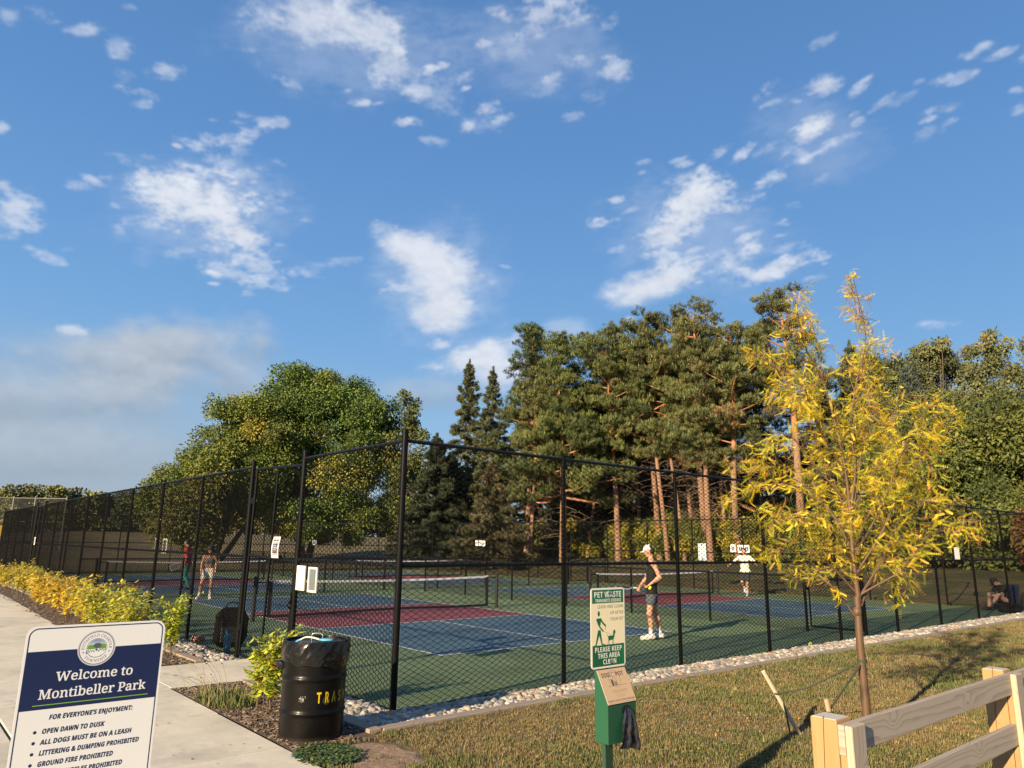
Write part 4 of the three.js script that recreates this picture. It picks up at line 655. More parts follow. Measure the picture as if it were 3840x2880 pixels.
// ---------------------------------------------------------------- plants with separate leaves
const leafMat = new THREE.MeshPhysicalMaterial({ color: rgb(1, 1, 1), roughness: 0.62, transmission: 0.28, thickness: 0, side: THREE.DoubleSide });
const dryLeaf = std(1, 1, 1, 0.8, { side: THREE.DoubleSide });
function leafGeo(L, W, fold, droop) {                                             // along +y from the origin, folded along its rib
  const p = [], id = [], n = 4; for (let i = 0; i <= n; i++) { const t = i / n, w = W * Math.sin(Math.PI * Math.pow(t, 0.8)) * 0.5 + (i === n ? 0 : 0.0005), z = -droop * t * t, y = L * t; p.push(-w, y, z + w * fold, 0, y, z, w, y, z + w * fold); if (i) { const a = (i - 1) * 3, b = i * 3; id.push(a, a + 1, b + 1, a, b + 1, b, a + 1, a + 2, b + 2, a + 1, b + 2, b + 1); } }
  return indexed(p, null, id);
}
function shrub(label, x, z, h, seed, colors, nLeaf, spread, group) {
  const r = rng(seed), t = thing('shrub', label, 'shrub', [x, landY(x, z), z], 0, group), stems = [], list = [];
  for (let s = 0; s < 11; s++) {
    const a = r() * 6.3, lean = spread * (0.25 + r() * 0.75), H = h * (0.72 + r() * 0.3), b = V(Math.cos(a) * 0.085, 0, Math.sin(a) * 0.085), c = V(Math.cos(a) * lean * 0.45, H * 0.55, Math.sin(a) * lean * 0.45), d = V(Math.cos(a + 0.3) * lean, H, Math.sin(a + 0.3) * lean);
    stems.push(limb([b, c, d], 0.0052, 0.0022, 5, 8));
    const curve = new THREE.CatmullRomCurve3([b, c, d]);
    for (let k = 0; k < 7; k++) {
      const u = 0.26 + 0.74 * (k + r()) / 7, q = curve.getPointAt(Math.min(1, u)), e = q.clone().add(V((r() - 0.5) * spread * 0.9, (r() - 0.15) * h * 0.22, (r() - 0.5) * spread * 0.9)); stems.push(rod(q, e, 0.0028, 0.0015, 4, false));
      for (let l = 0; l < nLeaf; l++) { const f = r(), pos = q.clone().lerp(e, f).add(V((r() - 0.5) * 0.09, (r() - 0.5) * 0.07, (r() - 0.5) * 0.09)), out = Math.atan2(pos.x, pos.z) + (r() - 0.5) * 2.4, sc = 0.75 + r() * 0.6; list.push([M4(pos, new THREE.Quaternion().setFromEuler(new THREE.Euler(1.1 + r() * 1.5, out, (r() - 0.5) * 0.9, 'YXZ')), V(sc, sc, sc)), jit(r, pick(r, colors), 0.35)]); }
    }
  }
  add('stem', stems, std(0.16, 0.11, 0.07, 0.9), t); copies('foliage', leafGeo(0.078, 0.036, 0.35, 0.02), leafMat, list, t); return t;
}
{
  const G = [[[0.48, 0.52, 0.035], 4], [[0.62, 0.58, 0.035], 3.4], [[0.72, 0.56, 0.03], 1.4], [[0.27, 0.35, 0.03], 2], [[0.6, 0.24, 0.05], 0.08]], Y = [[[0.76, 0.58, 0.025], 5], [[0.60, 0.55, 0.03], 4], [[0.74, 0.44, 0.03], 0.7], [[0.42, 0.45, 0.03], 2.2], [[0.6, 0.2, 0.05], 0.15]], OR = [[[0.78, 0.57, 0.025], 5], [[0.76, 0.42, 0.03], 0.8], [[0.60, 0.52, 0.03], 3], [[0.55, 0.17, 0.04], 0.25]];
  shrub('green and yellow leafy shrub on the mulch beside the trash barrel', -1.2, -0.62, 0.80, 901, [[[0.44, 0.50, 0.035], 5], [[0.60, 0.58, 0.035], 3], [[0.62, 0.18, 0.05], 0.2], [[0.25, 0.33, 0.03], 2]], 14, 0.27, 'shrubs along the fence');
  shrub('bright green shrub just behind the park welcome sign, nearest in its row', -0.9, -5.15, 0.88, 902, [[[0.42, 0.5, 0.035], 5], [[0.60, 0.58, 0.035], 2], [[0.25, 0.34, 0.03], 2]], 10, 0.34, 'shrubs along the fence');
  const words = ['second', 'third', 'fourth', 'fifth', 'sixth', 'seventh', 'eighth', 'ninth', 'tenth', 'eleventh', 'twelfth', 'thirteenth', 'fourteenth', 'fifteenth', 'sixteenth'], r = rng(55);
  const zs = [-6.5, -7.5, -8.35, -9.35, -10.2, -11.3, -12.5, -13.7, -14.9, -16.2, -17.6, -19.2, -20.8, -22.6, -24.6];
  zs.forEach((z, i) => shrub(`${i > 4 && i < 9 ? 'orange tinged yellow' : i < 3 ? 'yellow green' : 'yellow'} shrub, ${words[i]} from the gate in the row along the sidewalk`, -1.12 + (r() - 0.5) * 0.14 + (i > 8 ? 0.12 : 0), z, 0.82 + r() * 0.16, 910 + i, i < 3 ? G : i > 4 && i < 9 ? OR : Y, i < 9 ? 11 : 9, 0.44, 'shrubs along the fence'));
}
// weeds: the grassy tuft by the near shrub, clover at the kerb, foxtails
{
  const blade = leafGeo(1, 0.045, 0.3, 0.35), r = rng(66), list = [], t = [];
  for (let i = 0; i < 900; i++) { const a = r() * 6.3, d = Math.sqrt(r()) * 0.36, x = -1.32 + Math.cos(a) * d * 0.75, z = -1.35 + Math.sin(a) * d * 1.5; list.push([M4(V(x, landY(x, z), z), new THREE.Quaternion().setFromEuler(new THREE.Euler(0.5 + r() * 1.1, r() * 6.3, 0, 'YXZ')), V(1.2, 0.04 + r() * 0.11, 0.10 + r() * 0.14)), jit(r, pick(r, [[[0.09, 0.12, 0.03], 4], [[0.16, 0.17, 0.05], 2], [[0.25, 0.21, 0.1], 1.2]]), 0.4)]); list.at(-1)[0].scale(V(0.22, 1, 1)); }
  const w = thing('weed_tuft', 'unkempt tuft of green weeds and foxtail grass at the sidewalk edge before the shrub', 'weeds'); copies('blades', blade, dryLeaf, list, w);
  const stalks = [], heads = []; for (let i = 0; i < 18; i++) { const x = -1.42 + (r() - 0.5) * 0.3, z = -1.5 + (r() - 0.5) * 0.9, y = landY(x, z), a = 2.2 + r() * 2.6, H = 0.22 + r() * 0.26, L = 0.12 + r() * 0.22, e = V(x + Math.cos(a) * L, y + H, z + Math.sin(a) * L); stalks.push(limb([[x, y, z], [x + Math.cos(a) * L * 0.3, y + H * 0.6, z + Math.sin(a) * L * 0.3], e], 0.0022, 0.0014, 4, 6)); heads.push(rod(e, e.clone().add(V(Math.cos(a) * 0.05, 0.006, Math.sin(a) * 0.05)), 0.004, 0.006, 6)); }
  add('stalk', stalks, std(0.3, 0.25, 0.12, 0.9), w); add('seed_head', heads, std(0.33, 0.27, 0.17, 1), w);
  const c = thing('clover_patch', 'low dark green clover patch at the foot of the trash barrel', 'weeds'), cl = []; for (let i = 0; i < 1300; i++) { const a = r() * 6.3, d = Math.sqrt(r()), x = -1.42 + Math.cos(a) * d * 0.26, z = 1.27 + Math.sin(a) * d * 0.34, s = 0.018 + r() * 0.018; cl.push([M4(V(x, landY(x, z) + 0.01 + r() * 0.035, z), quat((r() - 0.5) * 1.2 - 1.57, r() * 6.3, 0), V(s / 0.08, s / 0.08, s / 0.08).multiplyScalar(1)), jit(r, pick(r, [[[0.05, 0.10, 0.025], 4], [[0.09, 0.13, 0.04], 2]]), 0.4)]); }
  copies('leaves', leafGeo(0.08, 0.075, 0.2, 0.01), dryLeaf, cl, c);
  const s = thing('plastic_scrap', 'torn scrap of blue plastic on the sidewalk edge below the barrel', 'litter', [-1.63, 0.092, 1.16]); const g = new THREE.PlaneGeometry(0.11, 0.05, 8, 4), P = g.attributes.position; for (let i = 0; i < P.count; i++) P.setXYZ(i, P.getX(i), P.getY(i) * (0.6 + r() * 0.5), r() * 0.016); g.rotateX(-1.57).rotateY(0.5).computeVertexNormals(); add('film', g, std(0.04, 0.16, 0.34, 0.4, { side: THREE.DoubleSide }), s);
  [[-0.02, 3.45, 'white scrap of paper on the lawn behind the green dispenser'], [1.05, 4.45, 'pale scrap on the lawn under the wooden rails']].forEach(([x, z, l]) => { const q = thing('paper_scrap', l, 'litter', [x, landY(x, z) + 0.025, z]); const g2 = new THREE.PlaneGeometry(0.075, 0.045, 4, 3), P2 = g2.attributes.position; for (let i = 0; i < P2.count; i++) P2.setZ(i, r() * 0.018); g2.rotateX(-1.3).rotateY(r() * 3).computeVertexNormals(); add('sheet', g2, std(0.62, 0.6, 0.57, 0.7, { side: THREE.DoubleSide }), q); });
}
// lawn: blades near the camera, with straw and green patches; one bare spot of soil
{
  const r = rng(31), bare = (x, z) => Math.hypot((x + 1.06) / 0.36, (z - 1.52) / 0.52) + (vn2(x * 7, z * 7, 4096, 4096, 3) - 0.5) * 0.5;
  const soil = quadSheet(-1.6, -0.5, 0.9, 2.3, (x, z) => landY(x, z) + 0.008 - 0.05 * sstep(0.75, 1.25, bare(x, z)), 30, 36, 1); tag(add('bare_soil', soil, std(0.33, 0.235, 0.135, 1, { map: mulchMap, color: rgb(2.6, 2.5, 2.3), bumpMap: grain, bumpScale: 0.02 })), 'bare dry soil patch beside the barrel', null, null, 'structure');
  const clump = (s) => { const q = rng(s), gs = []; for (let i = 0; i < 10; i++) { const g = leafGeo(0.011 + q() * 0.017, 0.0040, 0.2, 0.008 + q() * 0.014); g.rotateX(0.25 + q() * 1.05).rotateY(q() * 6.3).translate((q() - 0.5) * 0.07, -0.002, (q() - 0.5) * 0.07); gs.push(g); } return merge(gs); };
  const gs = [1, 2, 3, 4].map((i) => clump(200 + i)), lists = [[], [], [], []];
  const drop = (x, z, k) => {
    if (x < 24 && z < 0.88 || x < -1.58 && z < 9 || (x < -0.8 && z < 1.0)) return; const b = bare(x, z); if (b < 1 && r() > 0.06) return;
    const f = vn2(x * 0.9, z * 0.9, 4096, 4096, 13) * 0.55 + vn2(x * 3.4, z * 3.4, 4096, 4096, 15) * 0.45, gr = 0.85 * sstep(0.50, 0.70, f + (r() - 0.5) * 0.22), straw = pick(r, [[[0.235, 0.175, 0.075], 4], [[0.28, 0.22, 0.11], 2], [[0.185, 0.125, 0.05], 3], [[0.15, 0.14, 0.048], 4]]), green = pick(r, [[[0.10, 0.125, 0.036], 3], [[0.14, 0.145, 0.046], 4], [[0.075, 0.10, 0.028], 1.5]]), c = r() < gr * 0.85 ? green : straw, s = k * (0.75 + r() * 0.6) * (0.85 + 0.45 * gr);
    lists[Math.floor(r() * 4)].push([M4(V(x, landY(x, z), z), quat((r() - 0.5) * 0.3, r() * 6.3, (r() - 0.5) * 0.3), V(s, s * (0.8 + r() * 0.5), s)), jit(r, c, 0.45)]);
  };
  for (let i = 0; i < 62000; i++) { const d = 3.4 + Math.pow(r(), 1.35) * 7.5, a = (-50 + (r() - 0.5) * 78) * Math.PI / 180; drop(-4.534 + Math.cos(a) * d, 7.256 + Math.sin(a) * d, 1); }
  for (let i = 0; i < 26000; i++) { const x = 3 + Math.pow(r(), 1.3) * 22, z = 0.88 + r() * 4.6; drop(x, z, 1.35); }
  const L = new THREE.Group(); L.name = 'lawn_grass'; scene.add(L); tag(L, 'short half-dry lawn grass with straw and green patches', null, null, 'stuff'); lists.forEach((l, i) => copies('grass_blades', gs[i], dryLeaf, l, L));
  // fallen yellow leaflets and small leaf litter
  const lit = []; for (let i = 0; i < 900; i++) { const x = 2.6 + (r() + r() - 1) * 4.5, z = 3.6 + (r() + r() - 1) * 2.6; if (z < 0.9) continue; lit.push([M4(V(x, landY(x, z) + 0.03 + r() * 0.02, z), quat(-1.57 + (r() - 0.5), r() * 6.3, 0), V(1, 1, 1).multiplyScalar(0.2 + r() * 0.3)), jit(r, pick(r, [[[0.5, 0.34, 0.06], 3], [[0.42, 0.2, 0.06], 2]]), 0.4)]); }
  for (let i = 0; i < 130; i++) { const court = i < 80, x = court ? 0.3 + r() * 14 : -3.2 + r() * 1.6, z = court ? -0.2 - r() * r() * 16 : 3 - r() * 12, y = court ? courtY(x, z) + 0.014 : 0.094 + 0.0035 * clamp(-z, 0, 40); lit.push([M4(V(x, y, z), quat(-1.57 + (r() - 0.5) * 0.3, r() * 6.3, 0), V(1, 1, 1).multiplyScalar(0.2 + r() * (court ? 0.5 : 0.3))), jit(r, pick(r, [[[0.42, 0.28, 0.06], 3], [[0.2, 0.12, 0.05], 3]]), 0.4)]); }
  tag(copies('fallen_leaves', leafGeo(0.08, 0.035, 0.2, 0.01), dryLeaf, lit), 'small fallen yellow leaves scattered over the lawn');
}
// ---------------------------------------------------------------- young honey locust with its stakes
const UPY = V(0, 1, 0);
{
  const t = thing('honey_locust_tree', 'young yellow honey locust tree staked on the lawn in front of the tall fence', 'tree', [2.6, 0.08, 3.87]);
  const r = rng(404), at = (s, h, d) => V(0.76 * s - 0.65 * d, h, 0.65 * s + 0.76 * d);
  const bark = new THREE.MeshStandardMaterial({ map: barkMap, color: rgb(0.115, 0.066, 0.036), roughness: 0.55, bumpMap: barkMap, bumpScale: 0.003 });
  add('trunk', [limb([[0.07, -0.1, 0], [0.08, 0.4, 0], [0.075, 0.9, 0.0], [0.085, 1.3, 0]].map(([s, h, d]) => at(s, h, d)), 0.043, 0.032, 10, 16), limb([at(0.07, -0.05, 0), at(0.07, 0.1, 0)], 0.055, 0.042, 10, 4)], bark, t);
  add('graft_swelling', new THREE.SphereGeometry(0.042, 12, 8).scale(1, 1.3, 1).translate(...at(0.075, 1.16, 0).toArray()), bark, t);
  const Ls = { leader: [[0.1, 1.25], [0.08, 1.68], [0.09, 2.12], [0.07, 2.58], [0.0, 3.04], [-0.1, 3.52], [-0.16, 4.02], [-0.37, 4.32]], fork: [[0.09, 2.08], [0.18, 2.49], [0.16, 2.9], [0.24, 3.33], [0.4, 3.82], [0.34, 4.22], [0.27, 4.44]], fork2: [[0.11, 2.21], [0.35, 2.77], [0.5, 3.15], [0.47, 3.53], [0.69, 4.03], [0.54, 4.23]], r1: [[0.12, 1.21], [0.36, 1.47], [0.65, 1.62], [0.97, 1.3]], r2: [[0.11, 1.29], [0.48, 1.71], [0.76, 2.09], [1.09, 2.18]], r3: [[0.1, 1.51], [0.43, 1.95], [0.66, 2.4], [1.0, 2.77], [1.2, 2.92]], r4: [[0.1, 1.77], [0.54, 2.31], [0.82, 2.82], [1.14, 3.2]], r5: [[0.11, 2.12], [0.67, 2.68], [0.84, 2.59], [1.07, 2.36]], r6: [[0.13, 1.32], [0.6, 1.58], [0.86, 1.91], [1.08, 1.87]], r7: [[0.13, 2.58], [0.48, 3.14], [0.71, 3.53], [0.75, 3.73]], l1: [[0.05, 1.12], [-0.14, 1.38], [-0.26, 1.46], [-0.48, 1.46]], l2: [[0.08, 1.59], [-0.18, 1.9], [-0.53, 2.03], [-0.99, 1.93]], l3: [[0.08, 1.86], [-0.24, 2.25], [-0.65, 2.34], [-1.02, 2.2]], l4: [[0.09, 2.17], [-0.27, 2.57], [-0.52, 2.85], [-0.71, 2.75]], l5: [[0.07, 2.49], [-0.28, 2.95], [-0.49, 3.28], [-0.65, 3.08]], l6: [[0.03, 2.81], [-0.35, 3.28], [-0.47, 3.62], [-0.65, 3.81]], l7: [[0.08, 1.34], [-0.25, 1.63], [-0.6, 1.72], [-0.83, 1.67]], l8: [[-0.06, 3.38], [-0.32, 3.72], [-0.45, 3.91], [-0.58, 4.06]], l9: [[0.09, 1.73], [-0.11, 2.17], [-0.41, 2.48], [-0.91, 2.52]], b1: [[0.11, 1.29], [0.09, 1.9], [0.23, 2.44], [0.36, 2.91]], b2: [[0.1, 1.68], [0.39, 2.17], [0.57, 2.68], [0.75, 3.05]], b3: [[0.1, 1.99], [-0.08, 2.58], [-0.14, 3.04], [-0.23, 3.28]] };
  const twigs = [], leaves = [];
  // one pinnate leaf, 15 cm: paired leaflets along a drooping rib
  const rib = [], q0 = V(0, 0, 0); for (let i = 0; i < 8; i++) { const f = (i + 1.3) / 8.6, y = f * 0.125, z = -0.08 * f * f; for (const s of [-1, 1]) { const g = leafGeo(0.0165 * (1 - 0.3 * Math.abs(f - 0.45)), 0.0075, 0.3, 0.004); g.rotateZ(-s * 1.05).rotateX(0.25).translate(0, y, z); rib.push(g); } } rib.push(limb([[0, 0, 0], [0, 0.075, -0.0125], [0, 0.15, -0.05]], 0.0012, 0.0007, 3, 4));
  const leaf = merge(rib), cols = [[[0.74, 0.55, 0.015], 5], [[0.62, 0.54, 0.018], 4], [[0.38, 0.43, 0.022], 2.6], [[0.74, 0.42, 0.02], 0.5], [[0.45, 0.2, 0.05], 0.35]];
  const leafAt = (p, dir, n, dry) => { for (let k = 0; k < n; k++) { const d = dir.clone().multiplyScalar(0.7).add(V((r() - 0.5) * 1.9, (r() - 0.85) * 1.7, (r() - 0.5) * 1.9)).normalize(), q = new THREE.Quaternion().setFromUnitVectors(UPY, d).multiply(new THREE.Quaternion().setFromAxisAngle(UPY, r() * 6.3)), s = 0.52 + r() * 0.4; leaves.push([M4(p.clone().add(V((r() - 0.5) * 0.05, (r() - 0.5) * 0.05, (r() - 0.5) * 0.05)), q, V(s, s, s)), jit(r, r() < dry ? [0.5, 0.24, 0.07] : pick(r, cols), 0.3)]); } };
  let li = 0; for (const p of Object.values(Ls)) for (const q of p) q[0] = 0.09 + (q[0] - 0.09) * (q[0] > 0.09 ? 0.82 : 0.92);
  for (const [name, pts] of Object.entries(Ls)) {
    const main = /leader|fork/.test(name), dd = main ? (name === 'leader' ? 0 : name === 'fork' ? 0.2 : -0.25) : (li % 3 - 1) * 0.55 + (r() - 0.5) * 0.3; li++;
    const P3 = pts.map(([s, h], i) => at(s, h, dd * Math.pow(i / (pts.length - 1), 1.2))), L = new THREE.CatmullRomCurve3(P3), len = L.getLength();
    add('branch', limb(P3, main ? (name === 'leader' ? 0.028 : 0.015) : 0.013, 0.0028, 7, P3.length * 5, 0.8), bark, t);
    const n = Math.round(len * (main ? 11.5 : 15));
    for (let k = 0; k < n; k++) {
      const u = (main ? 0.22 : 0.25) + (main ? 0.78 : 0.75) * (k + r()) / n, p = L.getPointAt(Math.min(1, u)), tan = L.getTangentAt(Math.min(1, u)); if (p.y > 3.9 && r() < 0.5) { if (r() < 0.6) leafAt(p, tan, 1, 0.5); continue; }
      const dir = tan.clone().multiplyScalar(0.55).add(V((r() - 0.5) * 1.8, (r() - 0.25) * 1.1, (r() - 0.5) * 1.8)).normalize(), tl = (0.09 + r() * 0.22) * (u > 0.93 ? 0.7 : 1) * (p.y > 3.6 ? 0.7 : 1), e = p.clone().addScaledVector(dir, tl).add(V(0, -0.05 * r(), 0)), m = p.clone().lerp(e, 0.5).add(V(0, 0.05, 0));
      twigs.push(limb([p, m, e], 0.0035, 0.0014, 4, 5));
      const c = new THREE.CatmullRomCurve3([p, m, e]); for (const f of [0.35, 0.6, 0.8, 1]) leafAt(c.getPointAt(f), dir, f === 1 ? 5 : r() < 0.25 ? 1 : 2, p.y > 3.8 ? 0.4 : 0.05);
      if (r() < 0.6) { const d2 = dir.clone().add(V((r() - 0.5) * 1.6, (r() - 0.4), (r() - 0.5) * 1.6)).normalize(), e2 = m.clone().addScaledVector(d2, tl * 0.8); twigs.push(rod(m, e2, 0.0022, 0.0012, 4, false)); leafAt(e2, d2, 3, 0.08); leafAt(m.clone().lerp(e2, 0.6), d2, 1, 0.05); }
    }
    leafAt(P3.at(-1), L.getTangentAt(1), 4, main ? 0.6 : 0.1);
  }
  add('twigs', twigs, std(0.20, 0.13, 0.08, 0.85), t); copies('crown', leaf, new THREE.MeshPhysicalMaterial({ color: rgb(1, 1, 1), roughness: 0.55, transmission: 0.3, thickness: 0, side: THREE.DoubleSide }), leaves, t);
  // stakes and straps
  const raw = std(0.60, 0.50, 0.36, 0.85), webb = std(0.045, 0.055, 0.03, 0.8);
  const s1 = thing('tree_stake', 'long pale wooden tree stake leaning away from the young locust trunk', 'stake'); add('stake', rod([1.72, -0.1, 3.995].map((v, i) => [2.62, -0.1, 3.36][i]), [1.585, 0.70, 3.731].map((v, i) => [2.115, 0.665, 3.215][i]), 0.026, 0.024, 4), raw, s1);
  const s2 = thing('tree_stake', 'short wooden tree stake showing just above the corner post of the rail fence', 'stake'); add('stake', rod([2.03, -0.1, 3.96], [1.948, 0.544, 3.909], 0.026, 0.026, 4), std(0.45, 0.32, 0.2, 0.85), s2);
  const tie = at(0.08, 0.72, 0).add(V(2.6, 0.08, 3.87)), ribbon = (pts) => limb(pts, 0.0085, 0.0085, 5, 26).scale(1, 1, 1);
  const w1 = thing('tree_strap', 'sagging green webbing strap from the trunk to the long pale stake', 'strap'), e1 = V(2.26, 0.46, 3.262); add('strap', [ribbon([tie, tie.clone().lerp(e1, 0.33).add(V(0, -0.03, 0)), tie.clone().lerp(e1, 0.66).add(V(0, -0.05, 0)), e1]), new THREE.TorusGeometry(0.031, 0.009, 5, 14).rotateX(1.57).translate(...e1.toArray()), new THREE.CylinderGeometry(0.043, 0.043, 0.028, 14, 1, true).translate(tie.x, tie.y, tie.z), rod([e1.x + 0.05, 0.40, e1.z + 0.03], [e1.x + 0.09, 0.10, e1.z + 0.06], 0.009, 0.009, 5)], webb, w1);
  const w2 = thing('tree_strap', 'taut green webbing strap from the trunk down to the short stake', 'strap'), e2 = V(1.975, 0.46, 3.925), t2 = tie.clone().add(V(0, -0.02, 0)); add('strap', [ribbon([t2, t2.clone().lerp(e2, 0.5), e2]), new THREE.TorusGeometry(0.033, 0.009, 5, 14).rotateX(1.57).translate(1.96, 0.44, 3.916)], webb, w2);
}

// ---------------------------------------------------------------- trees of the background
function sprig(n, L, W, rad, seed) {                                              // loose ball of n leaves
  const r = rng(seed), gs = []; for (let i = 0; i < n; i++) { const d = V(r() - 0.5, r() - 0.5, r() - 0.5).normalize(), p = d.clone().multiplyScalar(rad * Math.cbrt(r())), s = 0.7 + r() * 0.6, a = d.clone().add(V((r() - 0.5) * 1.6, (r() - 0.7) * 1.4, (r() - 0.5) * 1.6)).normalize(); const g = indexed([-W * s / 2, L * s * 0.5, 0, 0, 0, 0, W * s / 2, L * s * 0.5, 0, 0, L * s, -0.04 * s], null, [0, 1, 3, 1, 2, 3]); g.applyQuaternion(new THREE.Quaternion().setFromUnitVectors(UPY, a).multiply(new THREE.Quaternion().setFromAxisAngle(UPY, r() * 6.3))).translate(p.x, p.y, p.z); gs.push(g.toNonIndexed()); }
  return mergeGeometries(gs);
}
function tuft(n, L, W, spread, seed) {                                            // brush of needles pointing up and outward
  const r = rng(seed), gs = []; for (let i = 0; i < n; i++) { const a = r() * 6.3, t = Math.acos(1 - r() * spread), d = V(Math.sin(t) * Math.cos(a), Math.cos(t), Math.sin(t) * Math.sin(a)), b = V((r() - 0.5), (r() - 0.5) * 0.7, (r() - 0.5)).multiplyScalar(L * 0.9), l = L * (0.7 + r() * 0.5), x = V(-d.z, 0.2, d.x).normalize().multiplyScalar(W / 2), e = b.clone().addScaledVector(d, l); gs.push(indexed([...b.clone().sub(x).toArray(), ...b.clone().add(x).toArray(), ...e.toArray()], null, [0, 1, 2]).toNonIndexed()); }
  return mergeGeometries(gs);
}
const foliage = std(1, 1, 1, 0.75, { side: THREE.DoubleSide });
const broad = [sprig(18, 0.19, 0.11, 0.42, 1), sprig(24, 0.135, 0.08, 0.46, 2), sprig(15, 0.21, 0.11, 0.38, 3)];
const loose = sprig(13, 0.17, 0.12, 0.36, 4);
const needles = [tuft(26, 0.24, 0.036, 0.9, 5), tuft(26, 0.22, 0.036, 1.1, 6)], fir = tuft(26, 0.20, 0.055, 1.7, 7);
const barkPine = new THREE.MeshStandardMaterial({ map: barkMap, color: rgb(0.42, 0.19, 0.095), roughness: 0.9 }), barkLow = new THREE.MeshStandardMaterial({ map: barkMap, bumpMap: barkMap, bumpScale: 0.03, color: rgb(0.29, 0.17, 0.11), roughness: 0.95 }), barkDark = new THREE.MeshStandardMaterial({ map: barkMap, color: rgb(0.12, 0.09, 0.065), roughness: 0.95 }), deadWood = std(0.21, 0.15, 0.105, 0.95);
// broadleaf crown: lobes [dx, y, dz, rx, ry, rz] broken into boughs, each a shell of sprigs
function broadTree(name, label, x, z, trunkR, lobes, n, colors, seed, o = {}) {
  const r = rng(seed), t = thing(name, label, o.category ?? 'tree', [x, landY(x, z), z], 0, o.group), lists = broad.map(() => []), limbs = [], area = lobes.map((l) => l[3] * l[4] + l[3] * l[5] + l[4] * l[5]), total = area.reduce((a, b) => a + b, 0), sz = o.size ?? 1;
  lobes.forEach((l, k) => {
    const m = Math.max(6, Math.round((o.boughs ?? 60) * area[k] / total)), per = Math.round(n * area[k] / total / m);
    for (let b = 0; b < m; b++) {
      const d = V(r() - 0.5, r() * 1.15 - 0.45, r() - 0.5).normalize(), k1 = 0.45 + 0.5 * Math.sqrt(r()), c = V(l[0] + d.x * l[3] * k1, l[1] + d.y * l[4] * k1, l[2] + d.z * l[5] * k1), br = Math.min(l[3], l[4]) * (0.20 + r() * 0.20), tone = 0.78 + 0.45 * r(), col0 = pick(r, colors);
      if (b % 3 === 0) limbs.push(limb([[0, (o.fork ?? l[1] * 0.35), 0], [c.x * 0.4, lerp(o.fork ?? 1, c.y, 0.45), c.z * 0.4], c], trunkR * 0.38, 0.03, 5, 7));
      for (let i = 0; i < per; i++) { const e = V(r() - 0.5, r() - 0.42, r() - 0.5).normalize(), q = c.clone().add(V(e.x * br * 1.25, e.y * br * 0.8, e.z * br * 1.25).multiplyScalar(0.55 + 0.6 * Math.pow(r(), 0.7))), s = sz * (0.75 + r() * 0.6), cc = r() < 0.65 ? col0 : pick(r, colors); if (q.y < 0.1) continue; lists[Math.floor(r() * 3)].push([M4(q, quat((r() - 0.5) * 0.8, r() * 6.3, (r() - 0.5) * 0.8), V(s, s, s)), jit(r, cc.map((v) => v * tone), 0.3)]); }
    }
  });
  const T = o.stems ?? [[[0, -0.3, 0], [0.1, (o.fork ?? 3) * 0.6, 0.05], [0, (o.fork ?? 3) * 1.5, 0]]];
  add('trunk', T.map((p) => limb(p, trunkR, trunkR * 0.5, 8, 10)), barkDark, t); add('limbs', limbs, barkDark, t);
  lists.forEach((l, i) => l.length && copies('crown', o.loose ? loose : broad[i], foliage, l, t));
  return t;
}
